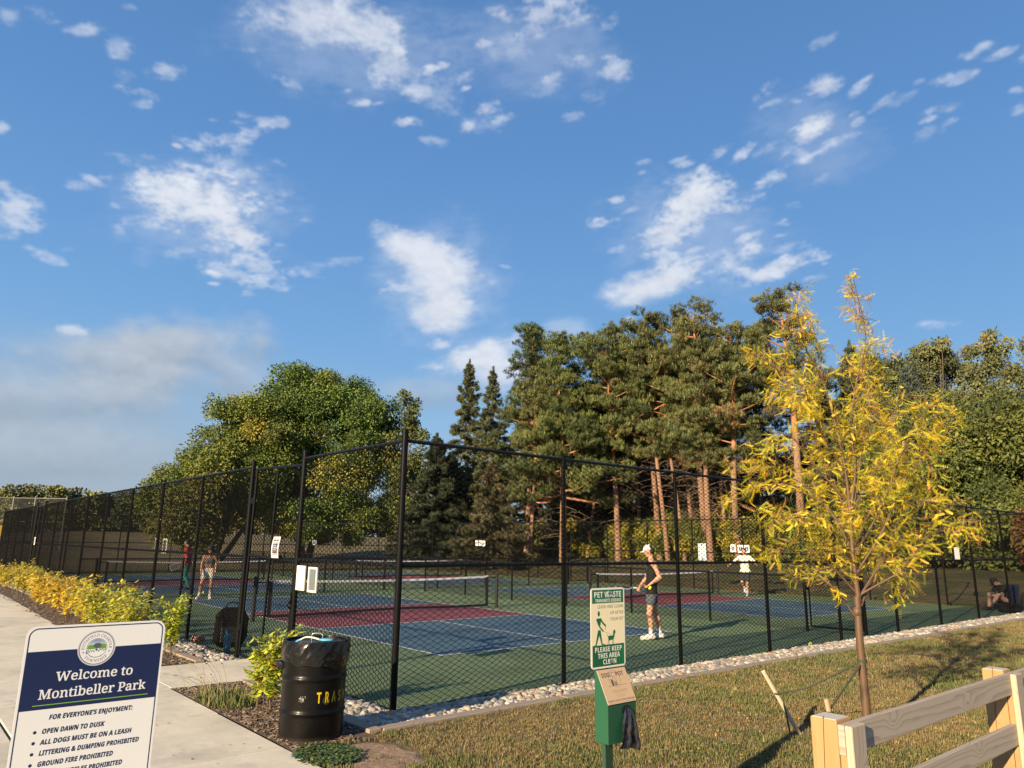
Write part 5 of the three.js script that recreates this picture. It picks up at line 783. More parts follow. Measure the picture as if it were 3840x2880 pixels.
// Scots pine: bare trunk, orange above, with flat needle pads on spreading boughs
function pine(label, x, z, H, seed, o = {}) {
  const r = rng(seed), t = thing('pine_tree', label, 'pine tree', [x, landY(x, z), z], 0, 'pines beyond the courts'), lean = o.lean ?? 0, cr = o.crown ?? 3.2, c0 = H * (o.from ?? 0.38), bend = o.bend ?? 0.5;
  // lean is along the view's right-hand direction
  const axis = (h) => { const u = h / H, s = lean * u + Math.sin(u * 4 + seed) * bend * 0.3 * u; return V(0.76 * s, h, 0.65 * s + Math.sin(u * 3 + seed) * 0.15); };
  const pts = []; for (let i = 0; i <= 10; i++) pts.push(axis(H * 0.97 * i / 10)); pts[0].y = -0.4; const R = o.r ?? 0.22, k = 5;
  add('trunk', limb(pts.slice(0, k + 1), R, R * 0.68, 9, 24), barkLow, t); add('upper_trunk', limb(pts.slice(k), R * 0.68, 0.05, 8, 24), barkPine, t);
  const boughs = [], dead = [], lists = [[], []], cols = o.colors ?? [[[0.155, 0.172, 0.060], 5], [[0.20, 0.205, 0.072], 3], [[0.11, 0.132, 0.050], 3], [[0.26, 0.18, 0.075], 0.45]];
  const n = o.boughs ?? 46;
  for (let b = 0; b < n; b++) {
    const u = (b + r()) / n, h = lerp(c0, H * 0.98, u), prof = (o.cone ? 1.05 - 0.85 * u : Math.sin(Math.PI * (0.16 + 0.76 * u)) * (0.75 + 0.45 * r())), len = Math.max(0.5, cr * prof * (0.55 + 0.55 * r())), a = b * 2.399 + r(), p = axis(h), up = (r() - 0.5) * 0.45 + (o.cone ? 0.15 : lerp(0.0, 0.55, u)), e = p.clone().add(V(Math.cos(a) * len, len * up, Math.sin(a) * len)), m = p.clone().lerp(e, 0.5).add(V((r() - 0.5) * 0.3, -0.08 * len + r() * 0.3, (r() - 0.5) * 0.3));
    boughs.push(limb([p, m, e], 0.03 + 0.018 * len, 0.015, 5, 6));
    const tone = 0.7 + 0.55 * r(), pads = Math.max(2, Math.round(len * 1.9)), col = pick(r, cols);
    for (let q = 0; q < pads; q++) {
      const f = 0.38 + 0.66 * (q + 0.6) / pads, c = p.clone().lerp(e, Math.min(1.04, f)).add(V((r() - 0.5) * 1.1, 0.1 + (r() - 0.5) * 1.0, (r() - 0.5) * 1.1)), pr = (0.32 + 0.5 * r()) * (o.pad ?? 1), num = Math.round((o.dense ?? 17) * pr * 2.3);
      for (let i = 0; i < num; i++) { const w = r() * 6.3, d = Math.sqrt(r()) * pr, s = 0.7 + r() * 0.6; lists[i % 2].push([M4(c.clone().add(V(Math.cos(w) * d, (r() - 0.35) * 1.35 * pr * (1.1 - d / pr * 0.7), Math.sin(w) * d)), quat((r() - 0.5) * 0.9, r() * 6.3, (r() - 0.5) * 0.9), V(s, s, s)), jit(r, (r() < 0.7 ? col : pick(r, cols)).map((v) => v * tone), 0.28)]); }
    }
  }
  for (let b = 0; b < (o.dead ?? 26); b++) { const h = lerp(1.0, c0 * 1.15, Math.pow(r(), 0.7)), a = r() * 6.3, L = 0.7 + r() * 1.9, p = axis(h), e = p.clone().add(V(Math.cos(a) * L, (r() - 0.65) * 1.5, Math.sin(a) * L)); dead.push(limb([p, p.clone().lerp(e, 0.5).add(V((r() - 0.5) * 0.4, 0.3 * r(), (r() - 0.5) * 0.4)), e], 0.02, 0.005, 4, 6)); for (let j = 0; j < 4; j++) { const q = p.clone().lerp(e, 0.35 + r() * 0.6); dead.push(rod(q, q.clone().add(V((r() - 0.5) * 0.9, (r() - 0.6) * 0.7, (r() - 0.5) * 0.9)), 0.011, 0.005, 3, false)); } }
  add('boughs', boughs, barkPine, t); if (dead.length) add('dead_branches', dead, deadWood, t);
  lists.forEach((l, i) => copies('crown', needles[i], foliage, l, t));
  return t;
}
function spruce(label, x, z, H, rad, seed, colors, o = {}) {
  const r = rng(seed), t = thing('spruce_tree', label, 'spruce tree', [x, landY(x, z), z], 0, 'spruces beyond the courts'), list = [], bs = [], n = o.n ?? 90;
  for (let b = 0; b < n; b++) {
    const u = Math.pow((b + r()) / n, 0.9), h = lerp(H * (o.from ?? 0.05), H * 0.985, u), len = rad * (1.03 - u) * (0.7 + 0.5 * r()) + 0.12, a = b * 2.399 + r(), p = V(0, h, 0), e = V(Math.cos(a) * len, h - len * 0.28 + (u > 0.8 ? len * 0.4 : 0), Math.sin(a) * len), m = V(Math.cos(a) * len * 0.5, h - len * 0.22, Math.sin(a) * len * 0.5), c = new THREE.CatmullRomCurve3([p, m, e]); bs.push(limb([p, m, e], 0.035, 0.01, 4, 5)); const tone = 0.7 + r() * 0.6;
    for (let i = 0, N = Math.round(len * (o.dense ?? 26)) + 4; i < N; i++) { const f = Math.sqrt(r()), q = c.getPointAt(f), w = (1.05 - f) * len * 0.34 + 0.06, s = 0.8 + r() * 0.5; list.push([M4(q.add(V((r() - 0.5) * 2 * w * Math.abs(Math.sin(a)) + (r() - 0.5) * 0.15, -r() * 0.28, (r() - 0.5) * 2 * w * Math.abs(Math.cos(a)) + (r() - 0.5) * 0.15)), quat((r() - 0.5) * 1.4, r() * 6.3, (r() - 0.5) * 1.4), V(s, s, s)), jit(r, pick(r, colors).map((v) => v * tone), 0.3)]); }
  }
  for (let i = 0; i < 10; i++) list.push([M4(V((r() - 0.5) * 0.12, H * (0.97 + i * 0.004), (r() - 0.5) * 0.12), quat(0, r() * 6, 0), V(0.7, 1, 0.7)), jit(r, colors[0][0], 0.2)]);
  add('trunk', rod([0, -0.4, 0], [0, H, 0], H * 0.014, 0.015, 8), barkDark, t); add('boughs', bs, barkDark, t); copies('crown', fir, foliage, list, t); return t;
}
const AUT = [[[0.10, 0.16, 0.024], 5], [[0.155, 0.19, 0.026], 3], [[0.065, 0.115, 0.022], 4], [[0.22, 0.20, 0.03], 0.3]];
broadTree('maple_tree', 'broad green tree with yellowing leaves, the largest behind the far end of the courts', 22.9, -51, 0.34, [[0, 8.4, 0, 5.2, 6.0, 4.8], [0.4, 12.8, 0, 4.4, 4.0, 4.1], [3.6, 10.6, 2.6, 3.6, 3.6, 3.2], [3.2, 6.2, 2.6, 4.6, 4.6, 4.2], [-3.0, 6.4, -1.6, 4.0, 4.4, 3.8], [-2.6, 11.0, -2.0, 3.0, 3.0, 2.8], [1.5, 3.2, 1.2, 4.4, 2.4, 4.0]], 12500, AUT, 1201, { boughs: 120, fork: 3, stems: [[[0, -0.3, 0], [0.4, 2.4, 0.2], [1.2, 6, 0.6]], [[-0.2, -0.3, 0.2], [-0.9, 2.4, -0.4], [-1.8, 6, -1]]] });
broadTree('maple_tree', 'rounded green and gold tree on the outer side of the large one', 15.9, -52.3, 0.25, [[0.3, 6.8, 0, 3.7, 4.2, 3.6], [1.2, 10.2, 0.9, 2.9, 3.2, 2.8], [-2.4, 4.6, -1.6, 3.0, 3.2, 2.8], [2.6, 8.4, 1.6, 2.8, 3.6, 2.8]], 6800, [[[0.12, 0.16, 0.024], 5], [[0.175, 0.185, 0.026], 3], [[0.075, 0.115, 0.02], 3], [[0.23, 0.20, 0.028], 0.4]], 1202, { boughs: 80, fork: 1.6, stems: [[[0, -0.3, 0], [1.2, 2.0, 0.9], [2.4, 4.6, 1.9]], [[-0.3, -0.3, 0], [0.3, 2.2, 0.2], [0.4, 5, 0.2]], [[-0.6, -0.3, -0.2], [-1.6, 2, -1.2], [-2.6, 4.4, -2]]] });
broadTree('maple_tree', 'low spreading yellow green tree at the outer edge of the tree group', 13.1, -50.0, 0.16, [[0, 3.3, 0, 2.2, 2.4, 2.1], [0.9, 4.9, 0.6, 1.8, 2.0, 1.7]], 2000, [[[0.11, 0.12, 0.022], 5], [[0.17, 0.15, 0.025], 4], [[0.07, 0.09, 0.02], 2]], 1203, { boughs: 44, fork: 1.4 });
broadTree('birch_tree', 'thin airy green tree between the large broadleaf tree and the spruces', 28.2, -44.6, 0.13, [[0, 8.6, 0, 1.7, 3.4, 1.7], [0.3, 5.4, 0, 2.1, 2.6, 2.0], [-0.4, 12.0, 0, 1.0, 1.7, 1.0]], 1150, [[[0.10, 0.125, 0.028], 5], [[0.14, 0.15, 0.03], 3], [[0.06, 0.085, 0.02], 2]], 1204, { boughs: 46, fork: 3, loose: true });
const SPR = [[[0.10, 0.12, 0.052], 5], [[0.14, 0.15, 0.06], 3], [[0.06, 0.08, 0.036], 3], [[0.19, 0.14, 0.06], 0.6]];
spruce('slim pointed spruce, the taller of the pair left of the pines', 31.6, -40.8, 16.4, 4.0, 1301, SPR, { n: 120, dense: 20 });
spruce('slim pointed spruce, the shorter of the pair, touching the first pine', 31.6, -37.6, 15.2, 3.3, 1302, SPR, { n: 105, dense: 20 });
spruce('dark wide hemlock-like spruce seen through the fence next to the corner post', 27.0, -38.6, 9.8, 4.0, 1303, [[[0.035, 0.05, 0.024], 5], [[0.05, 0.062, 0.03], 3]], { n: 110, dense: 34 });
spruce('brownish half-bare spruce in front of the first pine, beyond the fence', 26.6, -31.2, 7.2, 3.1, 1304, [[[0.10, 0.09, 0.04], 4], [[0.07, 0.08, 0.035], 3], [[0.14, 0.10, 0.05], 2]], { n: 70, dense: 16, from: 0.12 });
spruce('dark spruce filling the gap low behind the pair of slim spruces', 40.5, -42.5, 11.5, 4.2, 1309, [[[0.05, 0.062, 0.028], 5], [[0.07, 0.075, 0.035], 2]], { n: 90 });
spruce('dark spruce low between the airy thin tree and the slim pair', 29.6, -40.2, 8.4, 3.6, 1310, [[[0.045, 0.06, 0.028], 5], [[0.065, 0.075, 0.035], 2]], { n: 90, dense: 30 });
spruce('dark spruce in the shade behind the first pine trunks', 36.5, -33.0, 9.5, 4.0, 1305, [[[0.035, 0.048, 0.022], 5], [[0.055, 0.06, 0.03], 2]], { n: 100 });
const PG = [[[0.14, 0.170, 0.052], 5], [[0.18, 0.205, 0.06], 3.5], [[0.10, 0.130, 0.044], 3]];
pine('dense dark green pine standing first in the row, at its open end', 33.6, -35.6, 18.6, 1401, { from: 0.22, crown: 4.0, cone: true, boughs: 74, dense: 19, r: 0.24, lean: 0.4, colors: [[[0.10, 0.135, 0.048], 5], [[0.13, 0.165, 0.055], 3], [[0.07, 0.10, 0.04], 3]] });
pine('bushy pine with vine-covered trunk just behind the second fence post', 30.8, -28.9, 15.8, 1402, { from: 0.28, crown: 4.3, boughs: 74, dense: 18, r: 0.26, cone: true, colors: PG });
pine('round-topped pine left of the twin crowns, over the leaning thin trunks', 33.6, -26.4, 16.0, 1403, { from: 0.36, crown: 3.4, boughs: 46, r: 0.22, colors: PG, lean: -0.2 });
pine('pine with grey green crown in the middle of the row', 35.9, -24.6, 17.2, 1404, { from: 0.38, crown: 3.3, boughs: 44, r: 0.22, lean: -0.4 });
pine('tallest orange-barked pine with an open umbrella top', 36.2, -20.9, 17.0, 1405, { from: 0.36, crown: 3.6, boughs: 40, r: 0.25, lean: -0.5, pad: 1.05 });
pine('crooked pine with bare upper limbs next to the yellow locust', 35.6, -18.2, 14.7, 1406, { from: 0.40, crown: 2.9, boughs: 30, r: 0.22, lean: -0.3, bend: 1.2 });
pine('straight tall pine whose top rises behind the yellow locust', 37.4, -15.0, 16.7, 1407, { from: 0.52, crown: 2.3, boughs: 30, r: 0.27, lean: -0.55, dead: 34 });
pine('thin pine trunk leaning sharply between the second and third fence posts', 35.4, -31.0, 12.5, 1408, { from: 0.6, crown: 1.9, boughs: 18, r: 0.14, lean: 1.5 });
pine('slender straight pine behind the leaning one', 37.5, -29.4, 14.0, 1409, { from: 0.5, crown: 2.4, boughs: 26, r: 0.15, lean: -0.9 });
pine('slim pine trunk directly behind the white capped player', 34.9, -23.2, 15.0, 1410, { from: 0.45, crown: 2.6, boughs: 30, r: 0.17, lean: -0.8 });
pine('slim pine close to the tallest one on its far side', 38.6, -22.6, 15.5, 1411, { from: 0.42, crown: 2.8, boughs: 36, r: 0.19, lean: -0.3 });
pine('pine with orange trunk behind the pale blue board on the fence', 34.8, -19.6, 13.8, 1412, { from: 0.42, crown: 2.7, boughs: 34, r: 0.21, lean: -0.4 });
pine('thin reddish trunk with vines left of the bushy pine, before the first fence bay', 29.2, -30.2, 12.2, 1413, { from: 0.58, crown: 2.0, boughs: 22, r: 0.16, lean: 0.2 });
pine('thin reddish trunk between the round-topped and grey green pines', 34.9, -27.6, 13.4, 1414, { from: 0.5, crown: 2.2, boughs: 24, r: 0.13, lean: -0.6 });
pine('slim trunk deep in the row behind the round-topped pine', 38.1, -28.2, 14.6, 1415, { from: 0.5, crown: 2.4, boughs: 26, r: 0.17, lean: -0.4 });
pine('slim leaning trunk just left of the tallest pine', 35.6, -22.4, 13.6, 1416, { from: 0.52, crown: 2.0, boughs: 22, r: 0.14, lean: -1.0 });
pine('slim trunk deep in the row behind the tallest pine', 40.4, -25.0, 15.0, 1417, { from: 0.45, crown: 2.5, boughs: 28, r: 0.18, lean: -0.3 });
pine('pale slim trunk between the tallest and crooked pines', 38.8, -21.0, 14.0, 1418, { from: 0.5, crown: 2.2, boughs: 22, r: 0.15, lean: -0.7 });
// second row, filling the wood behind
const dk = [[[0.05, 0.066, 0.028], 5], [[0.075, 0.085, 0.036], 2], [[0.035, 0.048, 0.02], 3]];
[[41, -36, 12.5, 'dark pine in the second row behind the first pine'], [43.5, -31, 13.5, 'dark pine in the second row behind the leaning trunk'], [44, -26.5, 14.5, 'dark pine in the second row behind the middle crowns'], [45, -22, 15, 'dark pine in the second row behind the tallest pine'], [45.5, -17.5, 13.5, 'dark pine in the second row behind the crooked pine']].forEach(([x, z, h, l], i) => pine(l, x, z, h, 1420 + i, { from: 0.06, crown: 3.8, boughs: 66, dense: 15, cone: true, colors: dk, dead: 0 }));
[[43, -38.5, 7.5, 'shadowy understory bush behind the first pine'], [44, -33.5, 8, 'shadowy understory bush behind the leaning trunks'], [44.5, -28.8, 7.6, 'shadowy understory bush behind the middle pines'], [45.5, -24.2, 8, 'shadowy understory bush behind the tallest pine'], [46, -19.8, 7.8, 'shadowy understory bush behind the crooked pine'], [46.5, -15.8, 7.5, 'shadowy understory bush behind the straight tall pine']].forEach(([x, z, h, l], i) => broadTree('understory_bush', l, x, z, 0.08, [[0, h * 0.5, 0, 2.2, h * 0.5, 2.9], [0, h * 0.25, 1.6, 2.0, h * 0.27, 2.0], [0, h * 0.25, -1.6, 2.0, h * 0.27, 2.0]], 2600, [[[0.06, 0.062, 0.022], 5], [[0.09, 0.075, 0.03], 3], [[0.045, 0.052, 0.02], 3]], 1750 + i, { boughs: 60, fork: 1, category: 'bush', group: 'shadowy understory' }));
const BLUE = [[[0.11, 0.14, 0.105], 5], [[0.12, 0.145, 0.115], 3], [[0.055, 0.075, 0.058], 3]];
spruce('blue grey spruce showing through the yellow locust', 43.5, -14.0, 14.6, 4.0, 1306, BLUE, { n: 140, dense: 26 }); spruce('blue grey spruce just beyond the yellow locust crown', 46.5, -11.6, 13.2, 4.0, 1307, BLUE, { n: 120, dense: 24 });
spruce('small dark spruce low behind the yellow locust trunk', 39.4, -13.2, 9.5, 3.4, 1308, [[[0.05, 0.066, 0.04], 5], [[0.07, 0.085, 0.05], 2]], { n: 90 });
const OLV = [[[0.115, 0.13, 0.046], 5], [[0.155, 0.16, 0.055], 3], [[0.075, 0.09, 0.034], 3], [[0.2, 0.16, 0.045], 0.8]];
[[56.5, -13.6, 17.4, 'airy tree with twiggy top, first of the row above the dense thicket'], [57.5, -10.0, 17.0, 'airy tree with twiggy top, second of the row above the dense thicket'], [57, -6.2, 16.4, 'airy tree with twiggy top, third of the row above the dense thicket'], [55, -2.4, 15.8, 'airy tree with twiggy top at the edge of the picture']].forEach(([x, z, h, l], i) => broadTree('poplar_tree', l, x, z, 0.16, [[0, h * 0.55, 0, 2.6, h * 0.26, 2.5], [0.4, h * 0.78, 0.3, 2.0, h * 0.17, 2.0], [-0.9, h * 0.88, 0.8, 1.0, h * 0.12, 1.0], [0.9, h * 0.86, -0.8, 1.0, h * 0.13, 1.0], [0.0, h * 0.30, 0, 3.0, h * 0.2, 2.8]], 1900, OLV, 1501 + i, { boughs: 70, fork: 3, loose: true, group: 'row of airy trees' }));
[[53.7, -17.8, 16.6, 'dark broad tree directly behind the upper locust crown'], [54.6, -15.6, 16.2, 'dark broad tree behind the locust, next to the airy row'], [58.5, -15.0, 17.4, 'far grey green tree at the start of the airy row']].forEach(([x, z, h, l], i) => broadTree('poplar_tree', l, x, z, 0.16, [[0, h * 0.5, 0, 2.8, h * 0.32, 2.8], [0.4, h * 0.78, 0.3, 2.1, h * 0.19, 2.1], [-0.8, h * 0.84, 0.7, 1.1, h * 0.13, 1.1]], 1900, [[[0.085, 0.105, 0.05], 5], [[0.12, 0.135, 0.06], 3], [[0.055, 0.07, 0.035], 4]], 1551 + i, { boughs: 70, fork: 3, group: 'row of airy trees' }));
const THK = [[[0.10, 0.125, 0.024], 5], [[0.14, 0.155, 0.026], 3.4], [[0.055, 0.078, 0.018], 5], [[0.2, 0.15, 0.034], 1]];
[[39.5, -8.4, 8.6, 3.6, 'tall dense thicket bush beside the yellow locust, farther of the pair'], [40.5, -3.4, 8.9, 4.0, 'tall dense thicket bush behind the seated person'], [41.5, 2.2, 9.2, 4.0, 'tall dense thicket bush at the edge of the picture'], [45.5, -7.0, 9.4, 4.0, 'higher green bush rising behind the dense thicket']].forEach(([x, z, h, w, l], i) => broadTree('thicket_bush', l, x, z, 0.12, [[0, h * 0.5, 0, w, h * 0.46, w * 0.8], [-0.8, h * 0.22, -1, w * 1.05, h * 0.25, w * 0.9], [0.8, h * 0.72, 0.6, w * 0.7, h * 0.27, w * 0.6]], 5200, THK, 1601 + i, { boughs: 90, fork: 1.5, category: 'bush', group: 'dense thicket' }));
broadTree('sumac_bush', 'red and orange sumac bush above the fence near the seated person', 33.5, -1.6, 0.05, [[0, 1.5, 0, 1.5, 1.2, 1.4], [0.9, 2.2, 1.2, 1.2, 0.9, 1.2]], 620, [[[0.26, 0.075, 0.035], 4], [[0.22, 0.12, 0.035], 3], [[0.14, 0.10, 0.03], 2]], 1701, { boughs: 22, fork: 0.5, category: 'bush', size: 0.8 });
// undergrowth behind the far fence: yellow and green bushes below the pines
{
  const r = rng(1801), names = ['low yellow bush below the first pine', 'green bush among the leaning trunks', 'golden bush behind the second fence post', 'yellow green bush between thin trunks', 'golden bush left of the white cap', 'green bush right of the white cap', 'yellow bush behind the blue board', 'golden bush over the emblem posters', 'green bush beside the locust crown', 'yellow bush behind the locust trunk', 'olive bush under the brown spruce'];
  [[33.2, -32.5], [34.6, -29.0], [33.8, -27.0], [34.2, -24.8], [33.9, -22.4], [34.5, -20.4], [33.9, -18.3], [34.2, -15.8], [34.4, -13.2], [34.2, -10.6], [32.6, -35.2]].forEach(([x, z], i) => { const h = 2.2 + r() * 1.0, gold = i % 3 !== 1; broadTree('undergrowth_bush', names[i], x + 2.4, z, 0.04, [[0, h * 0.45, 0, 1.3, h * 0.48, 1.5], [0.2, h * 0.3, 1.1, 1.1, h * 0.32, 1.1], [0, h * 0.35, -1.1, 1.1, h * 0.38, 1.1]], 900, gold ? [[[0.36, 0.29, 0.024], 4], [[0.21, 0.21, 0.026], 4], [[0.11, 0.135, 0.024], 3]] : [[[0.15, 0.175, 0.028], 5], [[0.09, 0.115, 0.022], 3], [[0.3, 0.24, 0.028], 1.2]], 1810 + i, { boughs: 26, fork: 0.3, category: 'bush', size: 0.75, group: 'undergrowth below the pines' }); });
}
// far wood at the end of the field, one mass
{
  const r = rng(1901), t = new THREE.Group(); t.name = 'treeline'; scene.add(t); tag(t, 'distant dark green wood along the far edge of the dry field', null, null, 'stuff');
  const g = sprig(34, 0.75, 0.6, 1.4, 77), list = [], tr = [];
  for (let k = 0; k < 62; k++) {
    const f = k / 61, x = lerp(-75, 150, f) + (r() - 0.5) * 3, z = lerp(-262, -190, f) + (r() - 0.5) * 14, H = 8.6 + r() * 3.2, w = 3.4 + r() * 2.2, y0 = landY(x, z), tone = 0.75 + r() * 0.5, warm = r() < 0.3; tr.push(rod([x, y0, z], [x, y0 + H * 0.6, z], 0.3, 0.15, 5));
    for (let b = 0; b < 11; b++) { const a = r() * 6.3, e = r(), c = V(x + Math.cos(a) * w * 0.7 * Math.sqrt(1 - e * 0.6), y0 + H * (0.15 + 0.75 * e), z + Math.sin(a) * w * 0.6), q = w * (0.35 + r() * 0.25), bt = tone * (0.8 + r() * 0.4); for (let i = 0; i < 15; i++) { const d = V(r() - 0.5, r() - 0.4, r() - 0.5).normalize().multiplyScalar(q), s = 0.7 + r() * 0.5; list.push([M4(c.clone().add(d), quat(r() * 3, r() * 6, r() * 3), V(s, s, s)), jit(r, (warm ? [0.16, 0.16, 0.045] : [0.10, 0.12, 0.042]).map((v) => v * bt), 0.3)]); } }
  }
  add('trunks', tr, barkDark, t); copies('foliage', g, foliage, list, t);
}
// ball field backstop beyond the courts
{
  const st = std(0.2, 0.2, 0.19, 0.6), t = thing('backstop_fence', 'grey ball field backstop of chain link far beyond the end of the long fence', 'fence');
  const P = [[-2.5, -92], [6.1, -88.7], [7.9, -87.2], [10.5, -85]], y0 = landY(6, -88); P.forEach(([x, z]) => add('post', rod([x, y0 - 0.3, z], [x, y0 + 5.7, z], 0.07, 0.07, 8), st, t));
  for (let i = 0; i < 3; i++) { for (const h of [5.5, 3.0]) add('rail', rod([P[i][0], y0 + h, P[i][1]], [P[i + 1][0], y0 + h, P[i + 1][1]], 0.045, 0.045, 6), st, t); const L = Math.hypot(P[i + 1][0] - P[i][0], P[i + 1][1] - P[i][1]), ang = Math.atan2(-(P[i + 1][1] - P[i][1]), P[i + 1][0] - P[i][0]), l = []; for (let k = 0; k < L / PITCH; k++) for (const h of [0, 2.75]) { const f = k * PITCH / L; l.push([M4(V(lerp(P[i][0], P[i + 1][0], f), y0 + h, lerp(P[i][1], P[i + 1][1], f)), quat(0, ang + (k % 2 ? Math.PI : 0), 0), V(1, 0.92, 1))]); } copies('chain_link_mesh', strand(2.98), std(0.2, 0.2, 0.2, 0.6), l, t); }
  add('yellow_pad', rbox(1.0, 1.1, 0.12, 0.03, 5.2, y0 + 2.0, -88.6), std(0.6, 0.42, 0.04, 0.6), t);
}
// ---------------------------------------------------------------- people: one smooth skin over tapered bones
function body(bones, cell = 0.014, k = 0.025, planes = []) {                       // bones: [ax, ay, az, ra, bx, by, bz, rb, sx?, sy?, sz?]; planes: [nx, ny, nz, d] keeps n.p < d
  const lo = [1e9, 1e9, 1e9], hi = [-1e9, -1e9, -1e9]; for (const b of bones) for (let i = 0; i < 3; i++) { lo[i] = Math.min(lo[i], b[i] - b[3], b[4 + i] - b[7]); hi[i] = Math.max(hi[i], b[i] + b[3], b[4 + i] + b[7]); }
  const o = lo.map((v) => v - 3 * cell), n = hi.map((v, i) => Math.ceil((v + 3 * cell - o[i]) / cell) + 1), [nx, ny, nz] = n, F = new Float32Array(nx * ny * nz).fill(1), id = (x, y, z) => (z * ny + y) * nx + x;
  for (const [ax, ay, az, ra, bx, by, bz, rb] of bones) {
    const m = Math.max(ra, rb) + 4 * cell + k, R = (a, b, i) => [Math.max(0, Math.floor((Math.min(a, b) - m - o[i]) / cell)), Math.min(n[i] - 1, Math.ceil((Math.max(a, b) + m - o[i]) / cell))], [x0, x1] = R(ax, bx, 0), [y0, y1] = R(ay, by, 1), [z0, z1] = R(az, bz, 2), dx = bx - ax, dy = by - ay, dz = bz - az, L2 = dx * dx + dy * dy + dz * dz || 1e-9;
    for (let z = z0; z <= z1; z++) for (let y = y0; y <= y1; y++) for (let x = x0; x <= x1; x++) {
      const px = o[0] + x * cell - ax, py = o[1] + y * cell - ay, pz = o[2] + z * cell - az, t = clamp((px * dx + py * dy + pz * dz) / L2), d = Math.hypot(px - dx * t, py - dy * t, pz - dz * t) - lerp(ra, rb, t), q = id(x, y, z), f = F[q], h = Math.max(k - Math.abs(f - d), 0) / k; F[q] = Math.min(f, d) - h * h * k * 0.25;
    }
  }
  for (const [a, b, c, d] of planes) for (let z = 0; z < nz; z++) for (let y = 0; y < ny; y++) for (let x = 0; x < nx; x++) { const q = id(x, y, z); F[q] = Math.max(F[q], a * (o[0] + x * cell) + b * (o[1] + y * cell) + c * (o[2] + z * cell) - d); }
  const vert = new Int32Array(nx * ny * nz).fill(-1), P = [], I = [], C = [[0, 0, 0], [1, 0, 0], [0, 1, 0], [1, 1, 0], [0, 0, 1], [1, 0, 1], [0, 1, 1], [1, 1, 1]], E = [[0, 1], [2, 3], [4, 5], [6, 7], [0, 2], [1, 3], [4, 6], [5, 7], [0, 4], [1, 5], [2, 6], [3, 7]];
  for (let z = 0; z < nz - 1; z++) for (let y = 0; y < ny - 1; y++) for (let x = 0; x < nx - 1; x++) {
    const v = C.map((c) => F[id(x + c[0], y + c[1], z + c[2])]); let s = 0; for (const q of v) if (q < 0) s++; if (s === 0 || s === 8) continue;
    let a = 0, b = 0, c = 0, m = 0; for (const [i, j] of E) if ((v[i] < 0) !== (v[j] < 0)) { const t = v[i] / (v[i] - v[j]); a += lerp(C[i][0], C[j][0], t); b += lerp(C[i][1], C[j][1], t); c += lerp(C[i][2], C[j][2], t); m++; }
    vert[id(x, y, z)] = P.length / 3; P.push(o[0] + (x + a / m) * cell, o[1] + (y + b / m) * cell, o[2] + (z + c / m) * cell);
  }
  for (let z = 1; z < nz - 1; z++) for (let y = 1; y < ny - 1; y++) for (let x = 1; x < nx - 1; x++) {
    const f = F[id(x, y, z)] < 0, quad = (a, b, c, d, flip) => { if (a < 0 || b < 0 || c < 0 || d < 0) return; flip ? I.push(a, c, b, a, d, c) : I.push(a, b, c, a, c, d); };
    if (f !== F[id(x + 1, y, z)] < 0) quad(vert[id(x, y - 1, z - 1)], vert[id(x, y, z - 1)], vert[id(x, y, z)], vert[id(x, y - 1, z)], !f);
    if (f !== F[id(x, y + 1, z)] < 0) quad(vert[id(x - 1, y, z - 1)], vert[id(x - 1, y, z)], vert[id(x, y, z)], vert[id(x, y, z - 1)], !f);
    if (f !== F[id(x, y, z + 1)] < 0) quad(vert[id(x - 1, y - 1, z)], vert[id(x, y - 1, z)], vert[id(x, y, z)], vert[id(x - 1, y, z)], !f);
  }
  return indexed(P, null, I);
}
const bone = (a, ra, b, rb) => [...a, ra, ...b, rb], mid = (a, b, t = 0.5) => a.map((v, i) => lerp(v, b[i], t)), plus = (a, b) => a.map((v, i) => v + b[i]), sub3 = (a, b) => a.map((v, i) => v - b[i]), unit = (a) => { const l = Math.hypot(...a) || 1; return a.map((v) => v / l); }, mul = (a, k) => a.map((v) => v * k), crs = (a, b) => [a[1] * b[2] - a[2] * b[1], a[2] * b[0] - a[0] * b[2], a[0] * b[1] - a[1] * b[0]];
function hand(el, wr, palm, side, curl) {                                        // palm: rough palm normal; curl 0 open .. 1 closed
  const d = unit(sub3(wr, el)), across = unit(crs(d, palm)), n = unit(crs(across, d)), out = [], s = side;
  const at = (f, a, p) => plus(plus(plus(wr, mul(d, f)), mul(across, a * s)), mul(n, p));
  out.push(bone(at(0.0, 0, 0), 0.024, at(0.03, -0.012, 0), 0.022), bone(at(0.03, -0.024, 0), 0.015, at(0.085, -0.028, 0), 0.013), bone(at(0.03, 0.0, 0), 0.016, at(0.09, 0.0, 0), 0.013), bone(at(0.03, 0.022, 0), 0.015, at(0.082, 0.026, 0), 0.012));
  [[-0.031, 0.068], [-0.011, 0.076], [0.010, 0.071], [0.029, 0.055]].forEach(([a, L], i) => { const r = 0.0085, b = at(0.088 - (i === 3 ? 0.008 : 0), a, 0), c1 = curl * 1.0, c2 = curl * 2.3, p1 = plus(b, plus(mul(d, Math.cos(c1) * L * 0.5), mul(n, Math.sin(c1) * L * 0.5))), p2 = plus(p1, plus(mul(d, Math.cos(c2) * L * 0.5), mul(n, Math.sin(c2) * L * 0.5))); out.push(bone(b, r * 1.1, p1, r), bone(p1, r, p2, r * 0.85)); });
  const t0 = at(0.025, -0.026, 0.004), t1 = at(0.058, -0.052, 0.014), t2 = at(0.088, -0.054 + 0.03 * curl, 0.026 + 0.012 * curl); out.push(bone(t0, 0.0125, t1, 0.0105), bone(t1, 0.0105, t2, 0.0085));
  return out;
}
